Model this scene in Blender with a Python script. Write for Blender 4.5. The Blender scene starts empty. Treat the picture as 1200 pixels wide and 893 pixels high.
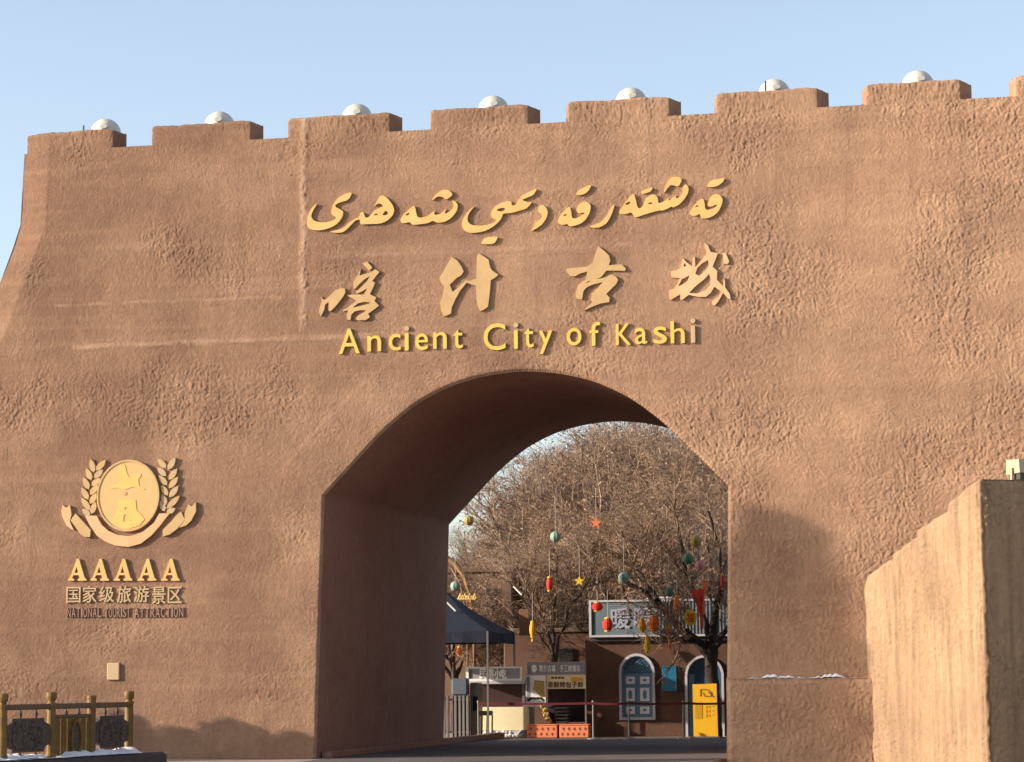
import bpy, math, random
import numpy as np
from mathutils import Vector, Matrix, geometry

random.seed(5)
RNG = np.random.default_rng(11)
scene = bpy.context.scene
C = scene.collection

# ------------------------------------------------------------------ camera
EYE = (0.0, -46.467, 1.58)                 # wall front is the plane y = 0
YAW, PIT, ROL = math.radians(12.590), math.radians(6.7085), math.radians(-0.452)
FPX = 2922.2                               # focal length in pixels of the 1200 px wide photograph
_f = np.array([-math.sin(YAW)*math.cos(PIT), math.cos(YAW)*math.cos(PIT), math.sin(PIT)])
_r = np.array([math.cos(YAW), math.sin(YAW), 0.0])
_u = np.cross(_r, _f)
_r2 = math.cos(ROL)*_r + math.sin(ROL)*_u
_u2 = -math.sin(ROL)*_r + math.cos(ROL)*_u
cam = bpy.data.cameras.new('camera')
cam.sensor_width = 36.0
cam.lens = FPX/1200.0*36.0
cam.clip_start = 0.5
cam.clip_end = 3000
camo = bpy.data.objects.new('camera', cam)
C.objects.link(camo)
camo.matrix_world = Matrix(((_r2[0], _u2[0], -_f[0], EYE[0]), (_r2[1], _u2[1], -_f[1], EYE[1]),
                            (_r2[2], _u2[2], -_f[2], EYE[2]), (0, 0, 0, 1)))
scene.camera = camo

# ------------------------------------------------------------------ sky, sun, exposure
SUN_A, SUN_E = math.radians(21.5), math.radians(17.0)   # angle in front of the wall plane (from the left), elevation
to_sun = Vector((-math.cos(SUN_A)*math.cos(SUN_E), -math.sin(SUN_A)*math.cos(SUN_E), math.sin(SUN_E)))
world = bpy.data.worlds.new('World')
scene.world = world
world.use_nodes = True
wn = world.node_tree
bg = wn.nodes['Background']
sky = wn.nodes.new('ShaderNodeTexSky')
sky.sky_type = 'NISHITA'
sky.sun_disc = False
sky.sun_elevation = SUN_E
sky.sun_rotation = math.atan2(to_sun.x, to_sun.y)
sky.altitude = 1200
sky.air_density = 1.0
sky.dust_density = 4.0
sky.ozone_density = 1.0
hz = wn.nodes.new('ShaderNodeHueSaturation')      # a hazy, milky winter sky
hz.inputs['Saturation'].default_value = 0.76
hz.inputs['Value'].default_value = 1.0
wn.links.new(sky.outputs[0], hz.inputs['Color'])
wn.links.new(hz.outputs[0], bg.inputs[0])
bg.inputs[1].default_value = 0.15
sl = bpy.data.lights.new('sun', 'SUN')
sl.energy = 4.3
sl.angle = math.radians(0.6)
sl.color = (1.0, 0.87, 0.71)
so = bpy.data.objects.new('sun', sl)
C.objects.link(so)
so.rotation_euler = to_sun.to_track_quat('Z', 'Y').to_euler()
vs = scene.view_settings
vs.view_transform = 'Standard'
vs.look = 'None'
vs.exposure = 0.87
vs.gamma = 1.0
vs.use_curve_mapping = False

# ------------------------------------------------------------------ materials
def mat(name, col, rough=0.8, var=0.0, vscale=3.0, bump=0.0, bscale=40.0, metal=0.0, col2=None, spec=0.3):
    m = bpy.data.materials.new(name)
    m.use_nodes = True
    nt = m.node_tree
    b = nt.nodes['Principled BSDF']
    b.inputs['Roughness'].default_value = rough
    b.inputs['Metallic'].default_value = metal
    b.inputs['Specular IOR Level'].default_value = spec
    b.inputs['Base Color'].default_value = (*col, 1)
    if var > 0 or bump > 0:
        tc = nt.nodes.new('ShaderNodeTexCoord')
    if var > 0:
        n = nt.nodes.new('ShaderNodeTexNoise')
        n.inputs['Scale'].default_value = vscale
        n.inputs['Detail'].default_value = 6
        n.inputs['Roughness'].default_value = 0.65
        nt.links.new(tc.outputs['Object'], n.inputs['Vector'])
        r = nt.nodes.new('ShaderNodeValToRGB')
        c2 = col2 or tuple(c*(1-var) for c in col)
        r.color_ramp.elements[0].position = 0.32
        r.color_ramp.elements[1].position = 0.68
        r.color_ramp.elements[0].color = (*c2, 1)
        r.color_ramp.elements[1].color = (*col, 1)
        nt.links.new(n.outputs['Fac'], r.inputs[0])
        nt.links.new(r.outputs[0], b.inputs['Base Color'])
    if bump > 0:
        n2 = nt.nodes.new('ShaderNodeTexNoise')
        n2.inputs['Scale'].default_value = bscale
        n2.inputs['Detail'].default_value = 5
        nt.links.new(tc.outputs['Object'], n2.inputs['Vector'])
        bp = nt.nodes.new('ShaderNodeBump')
        bp.inputs['Strength'].default_value = bump
        bp.inputs['Distance'].default_value = 0.02
        nt.links.new(n2.outputs['Fac'], bp.inputs['Height'])
        nt.links.new(bp.outputs[0], b.inputs['Normal'])
    return m

def stucco(name, a, b_, c, grain=0.5, streak=False):
    """earthen render: broad patches, finer mottling, fine grain bump"""
    m = bpy.data.materials.new(name)
    m.use_nodes = True
    nt = m.node_tree
    L = nt.links.new
    bs = nt.nodes['Principled BSDF']
    bs.inputs['Roughness'].default_value = 0.95
    bs.inputs['Specular IOR Level'].default_value = 0.15
    tc = nt.nodes.new('ShaderNodeTexCoord')
    def noise(sc, det, ro=0.6, vec=None):
        n = nt.nodes.new('ShaderNodeTexNoise')
        n.inputs['Scale'].default_value = sc
        n.inputs['Detail'].default_value = det
        n.inputs['Roughness'].default_value = ro
        L(vec or tc.outputs['Object'], n.inputs['Vector'])
        return n.outputs['Fac']
    def ramp(fac, lo, hi, c0, c1):
        r = nt.nodes.new('ShaderNodeValToRGB')
        r.color_ramp.elements[0].position = lo
        r.color_ramp.elements[1].position = hi
        r.color_ramp.elements[0].color = c0
        r.color_ramp.elements[1].color = c1
        L(fac, r.inputs[0])
        return r.outputs[0]
    def mix(f, x, y, mode='MIX'):
        k = nt.nodes.new('ShaderNodeMix')
        k.data_type = 'RGBA'
        k.blend_type = mode
        if isinstance(f, float):
            k.inputs[0].default_value = f
        else:
            L(f, k.inputs[0])
        L(x, k.inputs[6]) if not isinstance(x, tuple) else setattr(k.inputs[6], 'default_value', x)
        L(y, k.inputs[7]) if not isinstance(y, tuple) else setattr(k.inputs[7], 'default_value', y)
        return k.outputs[2]
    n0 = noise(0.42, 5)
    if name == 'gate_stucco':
        # ramp along x paints the wall's brighter sunlit right side into the colour
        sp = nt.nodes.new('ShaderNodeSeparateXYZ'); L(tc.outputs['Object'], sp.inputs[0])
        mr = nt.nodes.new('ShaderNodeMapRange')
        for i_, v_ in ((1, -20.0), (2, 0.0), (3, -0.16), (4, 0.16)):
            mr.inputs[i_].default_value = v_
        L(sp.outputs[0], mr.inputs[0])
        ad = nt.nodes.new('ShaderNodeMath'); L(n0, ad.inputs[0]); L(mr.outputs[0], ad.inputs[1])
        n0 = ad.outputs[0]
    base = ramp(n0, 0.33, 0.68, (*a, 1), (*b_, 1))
    # horizontal weathering, stretched along x
    mp = nt.nodes.new('ShaderNodeMapping')
    mp.inputs['Scale'].default_value = (6.0, 6.0, 0.55) if streak else (0.35, 1.0, 1.5)
    L(tc.outputs['Object'], mp.inputs[0])
    s = ramp(noise(0.9, 5, 0.6, mp.outputs[0]), 0.42, 0.7, (0, 0, 0, 1), (1, 1, 1, 1))
    mm = nt.nodes.new('ShaderNodeMath'); mm.operation = 'MULTIPLY'; mm.inputs[1].default_value = 0.7
    L(s, mm.inputs[0])
    base = mix(mm.outputs[0], base, (*c, 1))
    if not streak:
        # rain streaks running down, and bands left by the courses of render
        for sc_, lo_, hi_, f_ in (((3.2, 3.2, 0.16), 0.52, 0.78, 0.40), ((0.10, 0.5, 2.6), 0.50, 0.75, 0.35)):
            m3 = nt.nodes.new('ShaderNodeMapping')
            m3.inputs['Scale'].default_value = sc_
            L(tc.outputs['Object'], m3.inputs[0])
            st_ = ramp(noise(1.0, 4, 0.6, m3.outputs[0]), lo_, hi_, (0, 0, 0, 1), (f_, f_, f_, 1))
            base = mix(st_, base, (a[0]*0.86, a[1]*0.86, a[2]*0.88, 1) if sc_[0] > 1 else (*b_, 1))
    if name == 'gate_stucco':
        def mth(op, x, y=None):
            k = nt.nodes.new('ShaderNodeMath'); k.operation = op
            for i_, v_ in enumerate((x, y)):
                if v_ is None: continue
                if isinstance(v_, float): k.inputs[i_].default_value = v_
                else: L(v_, k.inputs[i_])
            return k.outputs[0]
        def line(coord, c0, half, wob, lim, lo, hi, amt):
            d_ = mth('ABSOLUTE', mth('ADD', mth('SUBTRACT', coord, c0), mth('MULTIPLY', mth('SUBTRACT', noise(1.6, 5, 0.7), 0.5), wob)))
            f_ = nt.nodes.new('ShaderNodeMapRange'); L(d_, f_.inputs[0])
            for i_, v_ in ((1, half), (2, half*0.3), (3, 0.0), (4, amt)):
                f_.inputs[i_].default_value = v_
            g_ = mth('MULTIPLY', mth('GREATER_THAN', lim, lo), mth('LESS_THAN', lim, hi))
            brk = ramp(noise(2.3, 4), 0.35, 0.6, (0, 0, 0, 1), (1, 1, 1, 1))
            return mth('MULTIPLY', mth('MULTIPLY', f_.outputs[0], g_), brk)
        X_, Z_ = sp.outputs[0], sp.outputs[2]
        base = mix(line(X_, -14.55, 0.13, 0.12, Z_, 8.3, 12.7, 0.55), base, (0.50, 0.33, 0.23, 1))
        base = mix(line(Z_, 8.17, 0.075, 0.10, X_, -19.4, -13.2, 0.5), base, (0.50, 0.33, 0.23, 1))
        base = mix(line(Z_, 9.02, 0.05, 0.16, X_, -19.8, -15.0, 0.4), base, (0.48, 0.31, 0.21, 1))
        base = mix(line(Z_, 9.75, 0.06, 0.14, X_, -14.6, -8.0, 0.35), base, (0.48, 0.31, 0.21, 1))
    fine = ramp(noise(7.0, 6, 0.7), 0.3, 0.72, (0.84, 0.83, 0.82, 1), (1.08, 1.07, 1.05, 1))
    base = mix(1.0, base, fine, 'MULTIPLY')
    L(base, bs.inputs['Base Color'])
    bp = nt.nodes.new('ShaderNodeBump')
    bp.inputs['Strength'].default_value = grain
    bp.inputs['Distance'].default_value = 0.03
    L(noise(17.0, 8, 0.78), bp.inputs['Height'])
    L(bp.outputs[0], bs.inputs['Normal'])
    return m

M = {}
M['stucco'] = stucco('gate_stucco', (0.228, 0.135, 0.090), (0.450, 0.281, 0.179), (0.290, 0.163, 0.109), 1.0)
M['wing'] = stucco('wing_stucco', (0.315, 0.205, 0.125), (0.43, 0.292, 0.180), (0.210, 0.136, 0.092), 1.0, True)
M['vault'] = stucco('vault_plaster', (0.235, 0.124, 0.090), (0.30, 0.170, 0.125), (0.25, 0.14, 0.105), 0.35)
M['gold'] = mat('gold_paint', (0.70, 0.43, 0.155), 0.42, 0.16, 3.0)
M['tan'] = mat('tan_gold_paint', (0.54, 0.355, 0.165), 0.5, 0.18, 3.0)
M['yellowgold'] = mat('yellow_gold_paint', (0.70, 0.485, 0.105), 0.42, 0.14, 3.0)
M['pink_gold'] = mat('faded_gold_paint', (0.50, 0.355, 0.205), 0.5, 0.15, 5.0)
M['rust_gold'] = mat('stained_gold_paint', (0.66, 0.45, 0.26), 0.5, 0.3, 1.2, col2=(0.60, 0.33, 0.15))
M['brown_letter'] = mat('brown_letter_paint', (0.27, 0.165, 0.12), 0.6)
M['disc'] = mat('medal_gold', (0.62, 0.39, 0.165), 0.5, 0.06, 3.0)
M['medal_yellow'] = mat('medal_relief_gold', (0.74, 0.46, 0.14), 0.45, 0.1, 6.0)
M['globe'] = mat('opal_globe', (0.60, 0.57, 0.49), 0.3, 0.18, 5, spec=0.35)
M['soft_grey'] = mat('soft_grey_plastic', (0.40, 0.38, 0.35), 0.6)
M['dark_metal'] = mat('dark_metal', (0.06, 0.055, 0.05), 0.5)
M['grey_metal'] = mat('grey_metal', (0.22, 0.21, 0.20), 0.45, 0.15, 4, metal=0.3)
M['asphalt'] = mat('asphalt', (0.170, 0.148, 0.138), 1.0, 0.25, 1.4, 0.4, 60, spec=0.05)
M['paving'] = mat('paving_grey', (0.36, 0.30, 0.25), 1.0, 0.2, 0.8, 0.3, 30, spec=0.05)
M['snow'] = mat('snow', (0.82, 0.82, 0.85), 0.8, 0.05, 8, 0.3, 25)
M['dark_stone'] = mat('dark_stone', (0.075, 0.065, 0.064), 0.55, 0.3, 5)
M['fence_gold'] = mat('fence_gold', (0.21, 0.118, 0.026), 0.5, 0.25, 9, col2=(0.12, 0.064, 0.018))
M['fence_dark'] = mat('fence_relief_brown', (0.135, 0.098, 0.080), 0.8, 0.5, 14, 0.9, 16, col2=(0.055, 0.038, 0.032))
M['fence_rail'] = mat('fence_rail_brown', (0.16, 0.10, 0.055), 0.6, 0.25, 8)
M['plate'] = mat('cream_plate', (0.50, 0.36, 0.20), 0.6)
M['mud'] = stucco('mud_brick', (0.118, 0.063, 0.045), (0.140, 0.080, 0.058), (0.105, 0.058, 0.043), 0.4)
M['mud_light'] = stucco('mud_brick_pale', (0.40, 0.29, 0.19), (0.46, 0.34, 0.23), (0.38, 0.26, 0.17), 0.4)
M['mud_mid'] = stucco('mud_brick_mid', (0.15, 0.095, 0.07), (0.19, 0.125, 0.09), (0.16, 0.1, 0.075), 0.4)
M['blue_panel'] = mat('blue_painted_wood', (0.13, 0.24, 0.34), 0.5, 0.12, 9)
M['blue_dark'] = mat('dark_blue_lattice', (0.03, 0.07, 0.13), 0.5)
M['blue_box'] = mat('blue_box_paint', (0.02, 0.16, 0.30), 0.4, 0.1, 6)
M['white_paint'] = mat('white_paint', (0.78, 0.79, 0.80), 0.5, 0.08, 8)
M['pale_frame'] = mat('pale_plaster_frame', (0.52, 0.51, 0.54), 0.6, 0.1, 8)
M['signblue'] = mat('sign_blue_grey', (0.145, 0.19, 0.22), 0.5, 0.15, 4)
M['sign_letter'] = mat('sign_letter_lavender', (0.34, 0.36, 0.45), 0.5)
M['signstripe'] = mat('sign_stripe', (0.21, 0.25, 0.28), 0.5)
M['sign_grey'] = mat('sign_grey', (0.30, 0.28, 0.31), 0.5, 0.1, 6)
M['cream'] = mat('cream_panel', (0.80, 0.70, 0.46), 0.6, 0.06, 5)
M['grey_white'] = mat('grey_white_tile', (0.5, 0.5, 0.52), 0.6, 0.1, 6)
M['orange_tile'] = mat('orange_tile', (0.78, 0.26, 0.12), 0.55, 0.12, 9)
M['red_tile'] = mat('dark_red_tile', (0.30, 0.06, 0.05), 0.55)
M['black'] = mat('near_black', (0.012, 0.010, 0.011), 0.7)
M['dark_inside'] = mat('dark_interior', (0.04, 0.02, 0.02), 0.9)
M['navy'] = mat('navy_canvas', (0.013, 0.019, 0.036), 0.75, 0.2, 3)
M['yellow'] = mat('yellow_sign', (0.85, 0.46, 0.02), 0.45, 0.05, 4)
M['ochre_print'] = mat('ochre_print', (0.30, 0.17, 0.02), 0.6)
M['rope'] = mat('red_rope', (0.13, 0.012, 0.016), 0.7)
M['steel'] = mat('brushed_steel', (0.35, 0.34, 0.33), 0.35, metal=0.6)
M['bark'] = mat('bark', (0.085, 0.062, 0.048), 0.95, 0.35, 5, 0.6, 14)
M['bark_dark'] = mat('dark_bark', (0.045, 0.034, 0.028), 0.95, 0.35, 5, 0.6, 14)
M['twig'] = mat('twigs_and_dry_leaves', (0.32, 0.212, 0.140), 0.95, 0.4, 2.2, col2=(0.18, 0.116, 0.078))
M['twig_pale'] = mat('pale_twigs', (0.34, 0.25, 0.185), 0.95, 0.4, 2.2, col2=(0.18, 0.125, 0.092))
M['hill'] = mat('earth_slope', (0.17, 0.12, 0.085), 0.98, 0.4, 0.25, 0.8, 3, col2=(0.10, 0.072, 0.052))
M['orange'] = mat('orange_paper', (0.80, 0.20, 0.03), 0.7)
M['amber'] = mat('amber_paper', (0.75, 0.36, 0.03), 0.7)
M['red'] = mat('red_paper', (0.62, 0.05, 0.03), 0.7)
M['coral'] = mat('coral_paper', (0.80, 0.22, 0.10), 0.7)
M['yellow_paper'] = mat('yellow_paper', (0.72, 0.50, 0.04), 0.7)
M['teal'] = mat('pale_teal_paper', (0.26, 0.38, 0.31), 0.7)
M['green'] = mat('dull_green_paper', (0.10, 0.21, 0.14), 0.7)
M['pink'] = mat('pink_paper', (0.62, 0.28, 0.29), 0.7)
M['straw'] = mat('straw_yellow_paper', (0.40, 0.29, 0.09), 0.7)
M['lamp_brown'] = mat('brown_panel', (0.20, 0.10, 0.055), 0.6)
M['trellis'] = mat('trellis_wood', (0.30, 0.17, 0.08), 0.7, 0.3, 6)
M['gold_metal'] = mat('gold_ornament', (0.75, 0.50, 0.14), 0.4)
M['white_tube'] = mat('white_tube', (0.85, 0.85, 0.83), 0.4)

# ------------------------------------------------------------------ object helpers
def finish(name, me, m, parent=None, smooth=False):
    if m is not None:
        me.materials.append(m)
    if smooth:
        me.polygons.foreach_set('use_smooth', [True]*len(me.polygons))
    o = bpy.data.objects.new(name, me)
    C.objects.link(o)
    if parent is not None:
        o.parent = parent
        o.matrix_parent_inverse = Matrix.Translation(-parent_world(parent))
    return o

def parent_world(p):
    # a part keeps world coordinates: only the thing at the top of the chain is displaced
    return Vector(p.location) if p.parent is None else Vector((0, 0, 0))

def tag(o, label, cat, group=None, kind=None):
    o['label'] = label
    o['category'] = cat
    if group:
        o['group'] = group
    if kind:
        o['kind'] = kind
    return o

def thing(name, label, cat, loc=(0, 0, 0), group=None):
    o = bpy.data.objects.new(name, None)
    o.empty_display_size = 0.2
    C.objects.link(o)
    o.location = loc
    return tag(o, label, cat, group)

def dup(root, delta, label, group=None):
    """copy of a thing with its parts and their sub-parts, moved by delta"""
    r = root.copy()
    C.objects.link(r)
    r.location = Vector(root.location) + Vector(delta)
    r['label'] = label
    if group:
        r['group'] = group
    for ch in list(root.children):
        c = ch.copy()
        C.objects.link(c)
        c.parent = r
        c.matrix_parent_inverse = ch.matrix_parent_inverse.copy()
        for g in ch.children:
            d = g.copy()
            C.objects.link(d)
            d.parent = c
            d.matrix_parent_inverse = g.matrix_parent_inverse.copy()
    return r

def mesh_np(name, V, F):
    """V (n,3) array, F (m,k) array of equal-length polygons"""
    me = bpy.data.meshes.new(name)
    V = np.asarray(V, np.float32)
    F = np.asarray(F, np.int32)
    k = F.shape[1]
    me.vertices.add(len(V))
    me.vertices.foreach_set('co', V.ravel())
    me.loops.add(F.size)
    me.loops.foreach_set('vertex_index', F.ravel())
    me.polygons.add(len(F))
    me.polygons.foreach_set('loop_start', np.arange(0, F.size, k, dtype=np.int32))
    me.polygons.foreach_set('loop_total', np.full(len(F), k, np.int32))
    me.update(calc_edges=True)
    me.validate()
    return me

class MB:
    """collects simple shapes into one mesh"""
    def __init__(self):
        self.v = []
        self.f = []
    def add(self, vs, fs):
        n = len(self.v)
        self.v += [tuple(v) for v in vs]
        self.f += [tuple(i+n for i in f) for f in fs]
        return self
    def box(self, x0, x1, y0, y1, z0, z1, bev=0.0):
        if bev <= 0:
            return self.add([(x0, y0, z0), (x1, y0, z0), (x1, y1, z0), (x0, y1, z0), (x0, y0, z1), (x1, y0, z1), (x1, y1, z1), (x0, y1, z1)],
                            [(0, 3, 2, 1), (4, 5, 6, 7), (0, 1, 5, 4), (1, 2, 6, 5), (2, 3, 7, 6), (3, 0, 4, 7)])
        b = bev
        rings = []
        for z, i in ((z0, b), (z0+b, 0), (z1-b, 0), (z1, b)):
            rings.append([(x0+b+i, y0+i, z), (x1-b-i, y0+i, z), (x1-i, y0+b+i, z), (x1-i, y1-b-i, z),
                          (x1-b-i, y1-i, z), (x0+b+i, y1-i, z), (x0+i, y1-b-i, z), (x0+i, y0+b+i, z)])
        vs = [p for r in rings for p in r]
        fs = [tuple(range(7, -1, -1)), tuple(range(24, 32))]
        for k in range(3):
            for i in range(8):
                j = (i+1) % 8
                fs.append((k*8+i, k*8+j, k*8+8+j, k*8+8+i))
        return self.add(vs, fs)
    def tube(self, pts, r, n=8, caps=True):
        pts = [Vector(p) for p in pts]
        rs = r if isinstance(r, (list, tuple)) else [r]*len(pts)
        vs, fs = [], []
        for i, p in enumerate(pts):
            d = (pts[min(i+1, len(pts)-1)] - pts[max(i-1, 0)]).normalized()
            a = d.cross(Vector((0, 0, 1)))
            if a.length < 1e-3:
                a = Vector((1, 0, 0))
            a.normalize()
            b = d.cross(a)
            for k in range(n):
                t = 2*math.pi*k/n
                vs.append(p + (a*math.cos(t) + b*math.sin(t))*rs[i])
        for i in range(len(pts)-1):
            for k in range(n):
                j = (k+1) % n
                fs.append((i*n+k, i*n+j, (i+1)*n+j, (i+1)*n+k))
        if caps:
            fs.append(tuple(range(n-1, -1, -1)))
            fs.append(tuple((len(pts)-1)*n+k for k in range(n)))
        return self.add(vs, fs)
    def lathe(self, c, prof, n=16, sx=1, sy=1):
        """prof: list of (radius, z)"""
        vs, fs = [], []
        for r, z in prof:
            for k in range(n):
                t = 2*math.pi*k/n
                vs.append((c[0]+r*sx*math.cos(t), c[1]+r*sy*math.sin(t), c[2]+z))
        for i in range(len(prof)-1):
            for k in range(n):
                j = (k+1) % n
                fs.append((i*n+k, i*n+j, (i+1)*n+j, (i+1)*n+k))
        fs.append(tuple(range(n-1, -1, -1)))
        fs.append(tuple((len(prof)-1)*n+k for k in range(n)))
        return self.add(vs, fs)
    def ball(self, c, r, n=14, m=9, sz=1.0):
        return self.lathe(c, [(max(r*math.sin(math.pi*i/m), 0.002), -r*sz*math.cos(math.pi*i/m)) for i in range(m+1)], n)
    def plate(self, pts, y0, y1, holes=()):
        """polygon in (x, z) with holes, extruded from y0 (front) to y1 (back)"""
        loops = [list(pts)] + [list(h) for h in holes]
        vec = [[Vector((p[0], p[1], 0)) for p in l] for l in loops]
        tris = geometry.tessellate_polygon(vec)
        flat = [p for l in loops for p in l]
        n = len(flat)
        vs = [(p[0], y0, p[1]) for p in flat] + [(p[0], y1, p[1]) for p in flat]
        fs = []
        for t in tris:
            a, b, c = (flat[i] for i in t)
            s = (b[0]-a[0])*(c[1]-a[1]) - (b[1]-a[1])*(c[0]-a[0])
            if abs(s) < 1e-10:
                continue
            t = tuple(t) if s > 0 else tuple(reversed(t))
            fs.append(t)                                  # front faces -y (x right, z up)
            fs.append(tuple(i+n for i in reversed(t)))
        k = 0
        for li, l in enumerate(loops):
            A = sum(l[i][0]*l[(i+1) % len(l)][1] - l[(i+1) % len(l)][0]*l[i][1] for i in range(len(l)))
            fwd = (A > 0) == (li == 0)
            for i in range(len(l)):
                i0, i1 = k+i, k+(i+1) % len(l)
                fs.append((i1, i0, i0+n, i1+n) if fwd else (i0, i1, i1+n, i0+n))
            k += len(l)
        return self.add(vs, fs)
    def rotz(self, c, a):
        ca, sa = math.cos(a), math.sin(a)
        self.v = [(c[0]+(x-c[0])*ca-(y-c[1])*sa, c[1]+(x-c[0])*sa+(y-c[1])*ca, z) for x, y, z in self.v]
        return self
    def build(self, name, m, parent=None, smooth=False):
        me = bpy.data.meshes.new(name)
        me.from_pydata(self.v, [], self.f)
        me.update()
        return finish(name, me, m, parent, smooth)

def at(px, py, Y):
    """point of the vertical plane y = Y seen at pixel (px, py) of the 1200 x 893 photograph"""
    d = ((px-600)/FPX)*_r2 - ((py-446.5)/FPX)*_u2 + _f
    t = (Y-EYE[1])/d[1]
    return (EYE[0]+d[0]*t, EYE[2]+d[2]*t)
def at3(px, py, Y):
    x, z = at(px, py, Y)
    return (x, Y, z)

# glyph outlines as flat meshes, taken from the built-in font
_glyph = {}
def glyph(ch):
    if ch not in _glyph:
        cu = bpy.data.curves.new('glyph', 'FONT')
        cu.body = ch
        cu.resolution_u = 4
        o = bpy.data.objects.new('glyph', cu)
        C.objects.link(o)
        dg = bpy.context.evaluated_depsgraph_get()
        me = bpy.data.meshes.new_from_object(o.evaluated_get(dg))
        v = np.array([tuple(x.co) for x in me.vertices])[:, :2]
        f = [tuple(p.vertices) for p in me.polygons]
        bpy.data.objects.remove(o)
        bpy.data.curves.remove(cu)
        bpy.data.meshes.remove(me)
        _glyph[ch] = (v, f)
    return _glyph[ch]

def add_glyph(mb, ch, x0, x1, z0, z1, y0, y1, bold=0.0):
    """extruded glyph fitted to the box x0..x1, z0..z1"""
    v, f = glyph(ch)
    lo, hi = v.min(0), v.max(0)
    s = np.array([(x1-x0)/max(hi[0]-lo[0], 1e-6), (z1-z0)/max(hi[1]-lo[1], 1e-6)])
    p = (v-lo)*s + np.array([x0, z0])
    # weld doubles and find the boundary
    key = {}
    idx = []
    P = []
    for q in p:
        k = (round(q[0], 5), round(q[1], 5))
        if k not in key:
            key[k] = len(P)
            P.append(q)
        idx.append(key[k])
    faces = []
    for t in f:
        t = [idx[i] for i in t]
        t = [a for i, a in enumerate(t) if a != t[i-1]]
        if len(t) < 3:
            continue
        A = sum(P[t[i-1]][0]*P[t[i]][1]-P[t[i]][0]*P[t[i-1]][1] for i in range(len(t)))
        faces.append(tuple(t) if A > 0 else tuple(reversed(t)))
    n = len(P)
    ed = {}
    for t in faces:
        for i in range(len(t)):
            ed[(t[i-1], t[i])] = True
    if bold > 0:
        # push boundary vertices outward along averaged normals
        nrm = np.zeros((n, 2))
        for (a, b) in ed:
            if (b, a) not in ed:
                d = np.array(P[b])-np.array(P[a])
                l = np.hypot(*d)+1e-9
                nn = np.array([d[1], -d[0]])/l
                nrm[a] += nn
                nrm[b] += nn
        l = np.linalg.norm(nrm, axis=1, keepdims=True)
        P = list(np.array(P)+np.where(l > 1e-6, nrm/np.maximum(l, 1e-6), 0)*bold)
    vs = [(q[0], y0, q[1]) for q in P] + [(q[0], y1, q[1]) for q in P]
    fs = list(faces) + [tuple(i+n for i in reversed(t)) for t in faces]
    for (a, b) in ed:
        if (b, a) not in ed:
            fs.append((b, a, a+n, b+n))
    mb.add(vs, fs)

def line_text(mb, text, x0, x1, z0, z1, y0, y1, gap=0.18, bold=0.0):
    """spread the characters of a line evenly over x0..x1"""
    n = len(text)
    ws = [0.45 if ch == 'I' else 1.0 for ch in text]
    k = (x1-x0)/sum(ws)
    x = x0
    for ch, w in zip(text, ws):
        if ch != ' ':
            g_ = gap if w == 1 else gap*1.6
            add_glyph(mb, ch, x+w*k*g_/2, x+w*k*(1-g_/2), z0, z1, y0, y1, bold)
        x += w*k

# ------------------------------------------------------------------ noise
def perlin(x, y, seed=0):
    r = np.random.default_rng(seed)
    n = 256
    g = r.uniform(0, 2*np.pi, (n, n))
    gx, gy = np.cos(g), np.sin(g)
    xi, yi = np.floor(x).astype(int), np.floor(y).astype(int)
    fx, fy = x-xi, y-yi
    u, v = fx*fx*fx*(fx*(fx*6-15)+10), fy*fy*fy*(fy*(fy*6-15)+10)
    def d(i, j):
        a, b = (xi+i) % n, (yi+j) % n
        return gx[a, b]*(fx-i)+gy[a, b]*(fy-j)
    return ((d(0, 0)*(1-u)+d(1, 0)*u)*(1-v)+(d(0, 1)*(1-u)+d(1, 1)*u)*v)*1.5

def sstep(a, b, x):
    t = np.clip((x-a)/(b-a), 0, 1)
    return t*t*(3-2*t)

def lumps(x, y, seed, keep=0.85):
    # rounded pats of render: the highest of the random bumps around each point
    r = np.random.default_rng(seed)
    n = 251
    jx, jy, hh, rr = r.uniform(0, 1, (n, n)), r.uniform(0, 1, (n, n)), r.uniform(0.35, 1, (n, n)), r.uniform(0.55, 0.95, (n, n))
    hh = np.where(r.uniform(0, 1, (n, n)) < keep, hh, 0)
    xi, yi = np.floor(x).astype(int), np.floor(y).astype(int)
    out = np.zeros(x.shape)
    for i in (-1, 0, 1):
        for j in (-1, 0, 1):
            a, b = (xi+i) % n, (yi+j) % n
            d2 = (x-(xi+i)-jx[a, b])**2+(y-(yi+j)-jy[a, b])**2
            np.maximum(out, hh[a, b]*np.clip(1-d2/rr[a, b]**2, 0, 1), out=out)
    return out

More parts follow.
